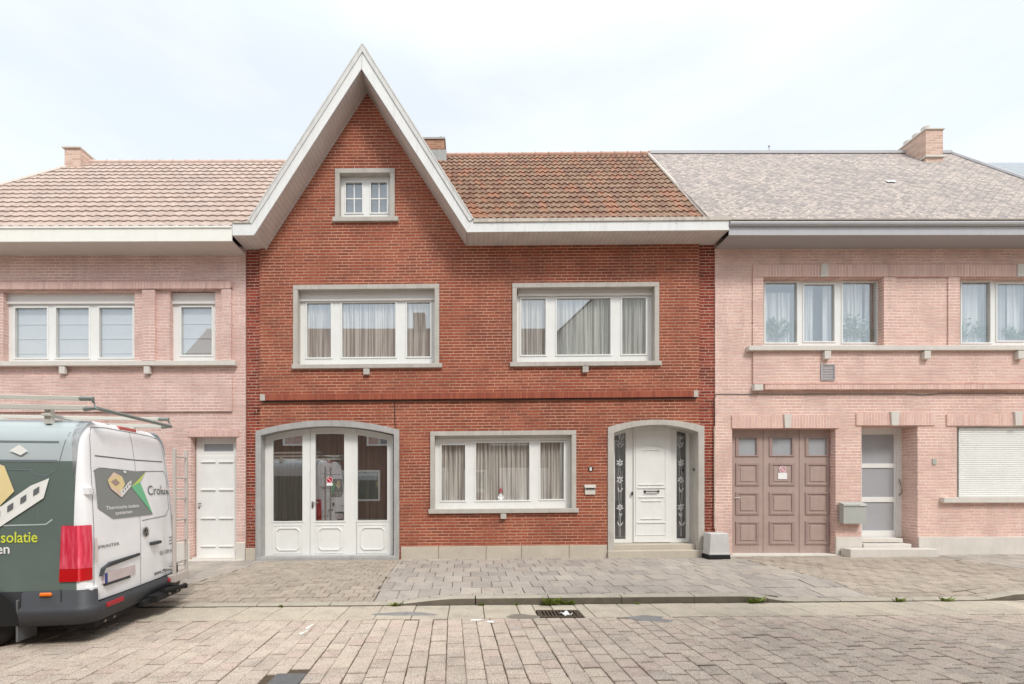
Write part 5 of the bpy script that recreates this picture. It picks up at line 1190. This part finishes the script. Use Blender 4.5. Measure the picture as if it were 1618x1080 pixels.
xa, xb = ray_rear(161, 915)[0], ray_rear(212, 910)[0]; b = MB(); b.box(xa, xb, -.012, .02, .615, .725); b.cur = 1; b.box(xa, xa + .045, -.016, -.0125, .617, .723); b.cur = 2; b.box(xa + .02, xb - .1, -.013, .01, .585, .612)
b.build('number_plate', [plain('blurred_plate', (206, 192, 192), .4, .12, 6), plain('plate_blue', (50, 70, 140), .4, .03), P_K], van)
for z in (1.62, .58):
    b = MB(); yv = rear_y(.1, z); b.box(a_of(z) + .035, .155, yv - .035, yv + .03, z - .035, z + .035); b.cur = 1; b.box(.115, .128, yv - .038, yv - .036, z - .02, z - .01); b.box(.115, .128, yv - .038, yv - .036, z + .01, z + .02); b.build('door_hinge', [P_W, P_K], van, bevel=.004)
for far_ in (0, 1):                                      # tail lamps wrap round the corner
    b = MB(); n = 10
    def lamp(z0, z1, c):
        b.cur = c
        def f(u, v):
            z = z0 + (z1 - z0) * v; s_ = -.25 + .35 * u
            if s_ < 0: x, y = a_of(z) - .014, -s_ * (1 - .15 * (z - .66)) + .02
            else: x = a_of(z) + s_ * .85; y = rear_y(x, z) - .014
            if s_ < 0 and s_ > -.09: y = max(y, rear_y(a_of(z) + .0, z) * .8)
            if far_: x = VW - x
            return (x, y, z)
        b.grid(f, 20, 4)
    lamp(.69, .82, 1); lamp(.822, 1.265, 0)
    b.build('tail_lamp', [P_RED, P_RED2], van, smooth=True)
b = MB(); patch(b, [(.115, .86), (.15, .86), (.15, 1.12), (.115, 1.12)], on_rear, 2, 4, .020); b.build('reversing_lens', plain('clear_lens', (222, 208, 204), .2, .05), van)
# bumper: a solid moulding wrapping the tail
b = MB()
def bump_path(e):
    pts = [(-e, .60)]
    for i in range(7): t = math.radians(90 * i / 6); pts.append((.10 - (.10 + e) * math.cos(t), .10 - (.10 + e) * math.sin(t)))
    m = [(x, y) for x, y in pts]; return m + [(VW - x, y) for x, y in reversed(m)]
prof = [(.0, .60), (.03, .585), (.035, .45), (.075, .43), (.08, .38), (.05, .26), (-.05, .245)]
rings = []
for e, z in prof: rings.append([(x, y if abs(x - VW / 2) > .9 else y, z - (0.0)) for x, y in bump_path(e)])
m_ = len(rings[0]); vs = [p for r_ in rings for p in r_]
def keep(i, j): 
    x = .5 * (rings[j][i][0] + rings[j][(i + 1)][0]); return not (j == 0 or j == 1) or x < .14 or x > VW - .14
b.add(vs, [(j * m_ + i, j * m_ + i + 1, (j + 1) * m_ + i + 1, (j + 1) * m_ + i) for j in range(len(prof) - 1) for i in range(m_ - 1) if keep(i, j)])
bp = b.build('rear_bumper', P_K, van, smooth=True, fixn=False)
b = MB(); b.box(.16, .46, -.092, -.06, .375, .425); b.box(VW - .46, VW - .16, -.092, -.06, .375, .425); b.build('bumper_reflector', plain('dull_red_reflector', (170, 30, 44), .3, .1), van, split=True, bevel=.008)
b = MB(); b.box(.1, VW - .1, -.0, .3, .18, .25); b.box(1.0, 1.62, -.18, -.0, .22, .31); b.box(.85, 1.5, -.1, -.0, .2, .28); b.tube([(1.15, -.16, .33), (1.6, -.24, .30)], .03); b.build('tow_bar', M['black'], van, bevel=.01)
b = MB()
for x in (.22, .38, 1.25, 1.45, 1.6): b.tube([(x, -.02 if x < 1 else -.19, .22 if x < 1 else .27), (x, -.035 if x < 1 else -.215, .22 if x < 1 else .27)], .015, 8)
b.build('tow_bolt', M['metal'], van, split=True)
# side details
b = MB(); 
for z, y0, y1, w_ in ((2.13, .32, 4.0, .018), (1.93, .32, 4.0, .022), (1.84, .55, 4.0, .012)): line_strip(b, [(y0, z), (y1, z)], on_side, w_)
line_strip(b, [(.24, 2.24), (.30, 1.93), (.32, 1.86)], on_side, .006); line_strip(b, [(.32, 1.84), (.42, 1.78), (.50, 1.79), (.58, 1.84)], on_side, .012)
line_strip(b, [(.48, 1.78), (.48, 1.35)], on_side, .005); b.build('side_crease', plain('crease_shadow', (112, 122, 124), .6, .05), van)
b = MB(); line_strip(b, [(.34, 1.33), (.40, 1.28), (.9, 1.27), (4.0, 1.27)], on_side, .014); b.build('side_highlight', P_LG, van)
b = MB(); t_, z_ = ray_side(62, 970); b.grid(lambda u, v: (a_of(.4) - .036, .26 + .33 * u, .25 + .19 * v - .0 * u), 4, 2); b.build('sill_panel', P_KG, van)
b = MB(); tm, zm = ray_side(75, 938); b.box(-.05, -.02, tm - .065, tm + .05, zm - .02, zm + .02); b.build('side_marker', P_OR, van, bevel=.012)
b = MB(); line_strip(b, [(.235, .24), (.235, .62)], lambda l, o: [(a_of(z) - .034 - o, t, z) for t, z in l], .008); b.build('bumper_seam', M['black'], van)
mini = MB(); tA, zA = ray_side(76, 740); tB, zB = ray_side(-40, 850)
def side_map(l, o): return [(a_of(z) - o, t, z) for t, z in l]
mini_house(mini, side_map, tA + 1.05, zB + .12, .78, sx=-1.35); mini.build('house_graphic', HM, van)
t0_, zt0_ = ray_side(60, 856); text_on('isolatie', (t0_ + .365, zt0_ - .0), (t0_, zt0_ + .0), .112, side_map, plain('lime_lettering', (214, 224, 80), .4, .02), 'lettering', .012)
t1_, z1_ = ray_side(16, 874); text_on('en', (t1_ + .125, z1_), (t1_, z1_), .10, side_map, M['white'], 'lettering', .014)
# wheels
def wheel(yc, xc):
    b = MB(); r = .345; prof = [(.20, -.10), (.30, -.115), (.335, -.09), (r, -.05), (r, .05), (.335, .09), (.30, .115), (.20, .10)]; n = 28
    vs = [(xc + d, yc + R_ * math.cos(2 * math.pi * j / n), r + R_ * math.sin(2 * math.pi * j / n)) for R_, d in prof for j in range(n)]
    b.add(vs, [(i * n + j, i * n + (j + 1) % n, (i + 1) * n + (j + 1) % n, (i + 1) * n + j) for i in range(len(prof) - 1) for j in range(n)])
    w_ = b.build('wheel', M['black'], van, smooth=True, fixn=True)
    b = MB(); prof = [(.001, -.03), (.07, -.05), (.10, -.02), (.19, -.04), (.21, -.095), (.21, .09), (.001, .09)]
    sg = 1 if xc < 1 else -1
    vs = [(xc + d * sg, yc + R_ * math.cos(2 * math.pi * j / n), r + R_ * math.sin(2 * math.pi * j / n)) for R_, d in prof for j in range(n)]
    b.add(vs, [(i * n + j, i * n + (j + 1) % n, (i + 1) * n + (j + 1) % n, (i + 1) * n + j) for i in range(len(prof) - 1) for j in range(n)]); b.build('rim', M['metal'], w_, smooth=True, fixn=True)
for yc in (1.04, 4.9):
    for xc in (.16, VW - .16): wheel(yc, xc)
b = MB()
for xc in (.0, VW - .003):
    for yc in (1.04, 4.9):
        n = 24; b.add([(xc + (-.042 if xc < 1 else .042) + (a_of(.4) if xc < 1 else -a_of(.4)), yc + .42 * math.cos(math.pi * i / n), .26 + .42 * math.sin(math.pi * i / n)) for i in range(n + 1)], [tuple(range(n + 1))])
b.build('wheel_arch', M['black'], van, split=True)
b = MB(); b.box(-.03, .24, .64, .66, .09, .52); b.build('mud_flap', plain('grey_mud_flap', (104, 106, 108), .6, .08, 10), van, bevel=.01)
b = MB(); b.box(.3, VW - .3, .3, 5.4, .20, .30); b.build('underbody', M['black'], van)
# roof rack
AL = plain('aluminium_rail', (222, 220, 210), .4, .05, metal=.3); RK = plain('grey_rack_bracket', (128, 136, 132), .45, .08)
zr_ = 2.60
b = MB()
for x in (.16, VW - .16):
    b.box(x - .02, x + .02, .17, 3.9, zr_ - .022, zr_ + .022); b.box(x - .02, x + .02, .12, 3.9, zr_ - .125, zr_ - .075)
for y in (.5, 1.3, 2.1, 2.9, 3.7): b.box(.14, VW - .14, y - .04, y + .04, zr_ - .19, zr_ - .165)
rk = b.build('roof_rack', AL, van, bevel=.004)
b = MB()
for x in (.16, VW - .16):
    b.tube([(x, .18, zr_), (x, .06, zr_), (x, .02, zr_ - .10), (x, .14, zr_ - .11)], .026, 8)
b.tube([(.16, .02, zr_ - .10), (VW - .16, .02, zr_ - .10)], .021, 10); b.build('rack_bracket', RK, rk)
b = MB()
for x in (.2, VW - .2):
    for y in (.5, 1.3, 2.1, 2.9, 3.7): b.box(x - .03, x + .03, y - .03, y + .03, 2.33, zr_ - .12)
b.build('rack_foot', AL, rk, split=True)
b = MB(); b.box(VW / 2 - .18, VW / 2 + .18, rear_y(VW / 2, 2.36) - .012, rear_y(VW / 2, 2.36) + .05, 2.345, 2.385); b.build('brake_lamp', plain('pale_red_lamp', (206, 110, 104), .3, .05), van, bevel=.006)
# ladder on the far rear door
b = MB(); xa, xb = 1.55, 1.90
for x in (xa, xb): b.box(x - .016, x + .016, -.145, -.105, .42, 2.18)
for k in range(6): b.tube([(xa, -.125, .62 + .29 * k), (xb, -.125, .62 + .29 * k)], .012, 8)
for z in (.55, 1.62): b.tube([(xa, -.12, z), (xa, rear_y(xa, z) + .0, z)], .012, 6); b.tube([(xb, -.12, z), (xb - .06, rear_y(xb - .08, z) + .0, z)], .012, 6)
b.box(xa - .03, xb + .02, -.15, -.05, .36, .46)
b.build('rear_ladder', plain('aluminium_ladder', (204, 196, 190), .45, .05, metal=.3), van, bevel=.003)

# ================================================================== HOUSES ACROSS THE STREET (seen mirrored in the panes)
SH[:] = [0, 0]
def opposite(name, label, x0, x1, ze, zr, yr, wallm, roofm, wins, gable=False):
    Y = -1.3; t = thing(name, label, 'house', ((x0 + x1) / 2, Y, 0)); b = MB(); b.box(x0, x1, Y - 8, Y, -.1, ze)
    if gable: xm_ = (x0 + x1) / 2; b.prism([(x0, ze), (x1, ze), (xm_, zr)], Y - 8, Y)
    b.build('wall', wallm, t)
    b = MB()
    if gable:
        xm_ = (x0 + x1) / 2; b.add([(x0 - .2, Y + .1, ze - .1), (xm_, Y + .1, zr + .1), (xm_, Y - 8.1, zr + .1), (x0 - .2, Y - 8.1, ze - .1), (x1 + .2, Y + .1, ze - .1), (x1 + .2, Y - 8.1, ze - .1)], [(0, 1, 2, 3), (1, 4, 5, 2)])
    else: b.add([(x0, Y + .3, ze), (x1, Y + .3, ze), (x1, yr, zr), (x0, yr, zr), (x1, Y - 8.2, ze), (x0, Y - 8.2, ze)], [(0, 3, 2, 1), (3, 5, 4, 2)]); b.box(x0, x1, Y + .001, Y + .4, ze - .2, ze - .02)
    b.build('roof', roofm, t)
    for (a, c, z0, z1, sh) in wins:
        b = MB(); b.prism(rect(a, c, z0, z1), Y + .001, Y + .03, [rect(a + .08, c - .08, z0 + .08, z1 - .08)]); w_ = b.build('window', M['pvc'], t)
        b = MB(); b.box(a + .08, c - .08, Y + .002, Y + .012, z0 + .08, z1 - .08); b.build('roller_shutter' if sh else 'pane', M['pvc_shade'] if sh else M['glass_dark'], w_)
    return t
oppo = plain('grey_brown_brick', (122, 100, 90), .9, .12, 6); rp_ = plain('brown_roof', (132, 108, 98), .9, .12, 5); lt = plain('pale_render_wall', (196, 196, 190), .9, .08, 3)
opposite('brick_house', 'long brick house across the street mirrored in the red house windows', -14, 4.1, 5.9, 10.0, -5.3, oppo, rp_, [(-12, -10, .9, 2.3, 1), (-8.4, -6.9, 3.4, 4.8, 0), (-6.0, -4.0, .9, 2.3, 0), (-3.6, -1.0, .8, 2.4, 1), (-4.6, -2.4, 3.4, 4.8, 0), (-.2, .8, .1, 2.3, 0), (1.4, 3.6, .9, 2.4, 1), (1.0, 3.0, 3.4, 4.8, 0)])
b = MB(); b.box(-2.9, -2.3, -5.6, -5.0, 9.4, 10.75)
o = b.build('chimney', oppo, bpy.data.objects[[q.name for q in bpy.data.objects if q.get('label', '').startswith('long brick house across')][0]])
opposite('gable_house', 'tall pale gabled house across the street mirrored in the upper right window', 4.15, 10.5, 8.6, 11.6, -4, lt, rp_, [(5, 7, .9, 2.4, 1), (8, 9.6, .9, 2.4, 1), (5, 7, 3.6, 5, 0), (8, 9.6, 3.6, 5, 0)], gable=True)
opposite('brick_house', 'low brick house across the street at the right of the pale gable', 10.55, 20, 5.6, 9.2, -5.3, oppo, rp_, [(12, 14, .9, 2.3, 1)])
for o in bpy.data.objects:
    if '_local' in o.keys(): del o['_local']
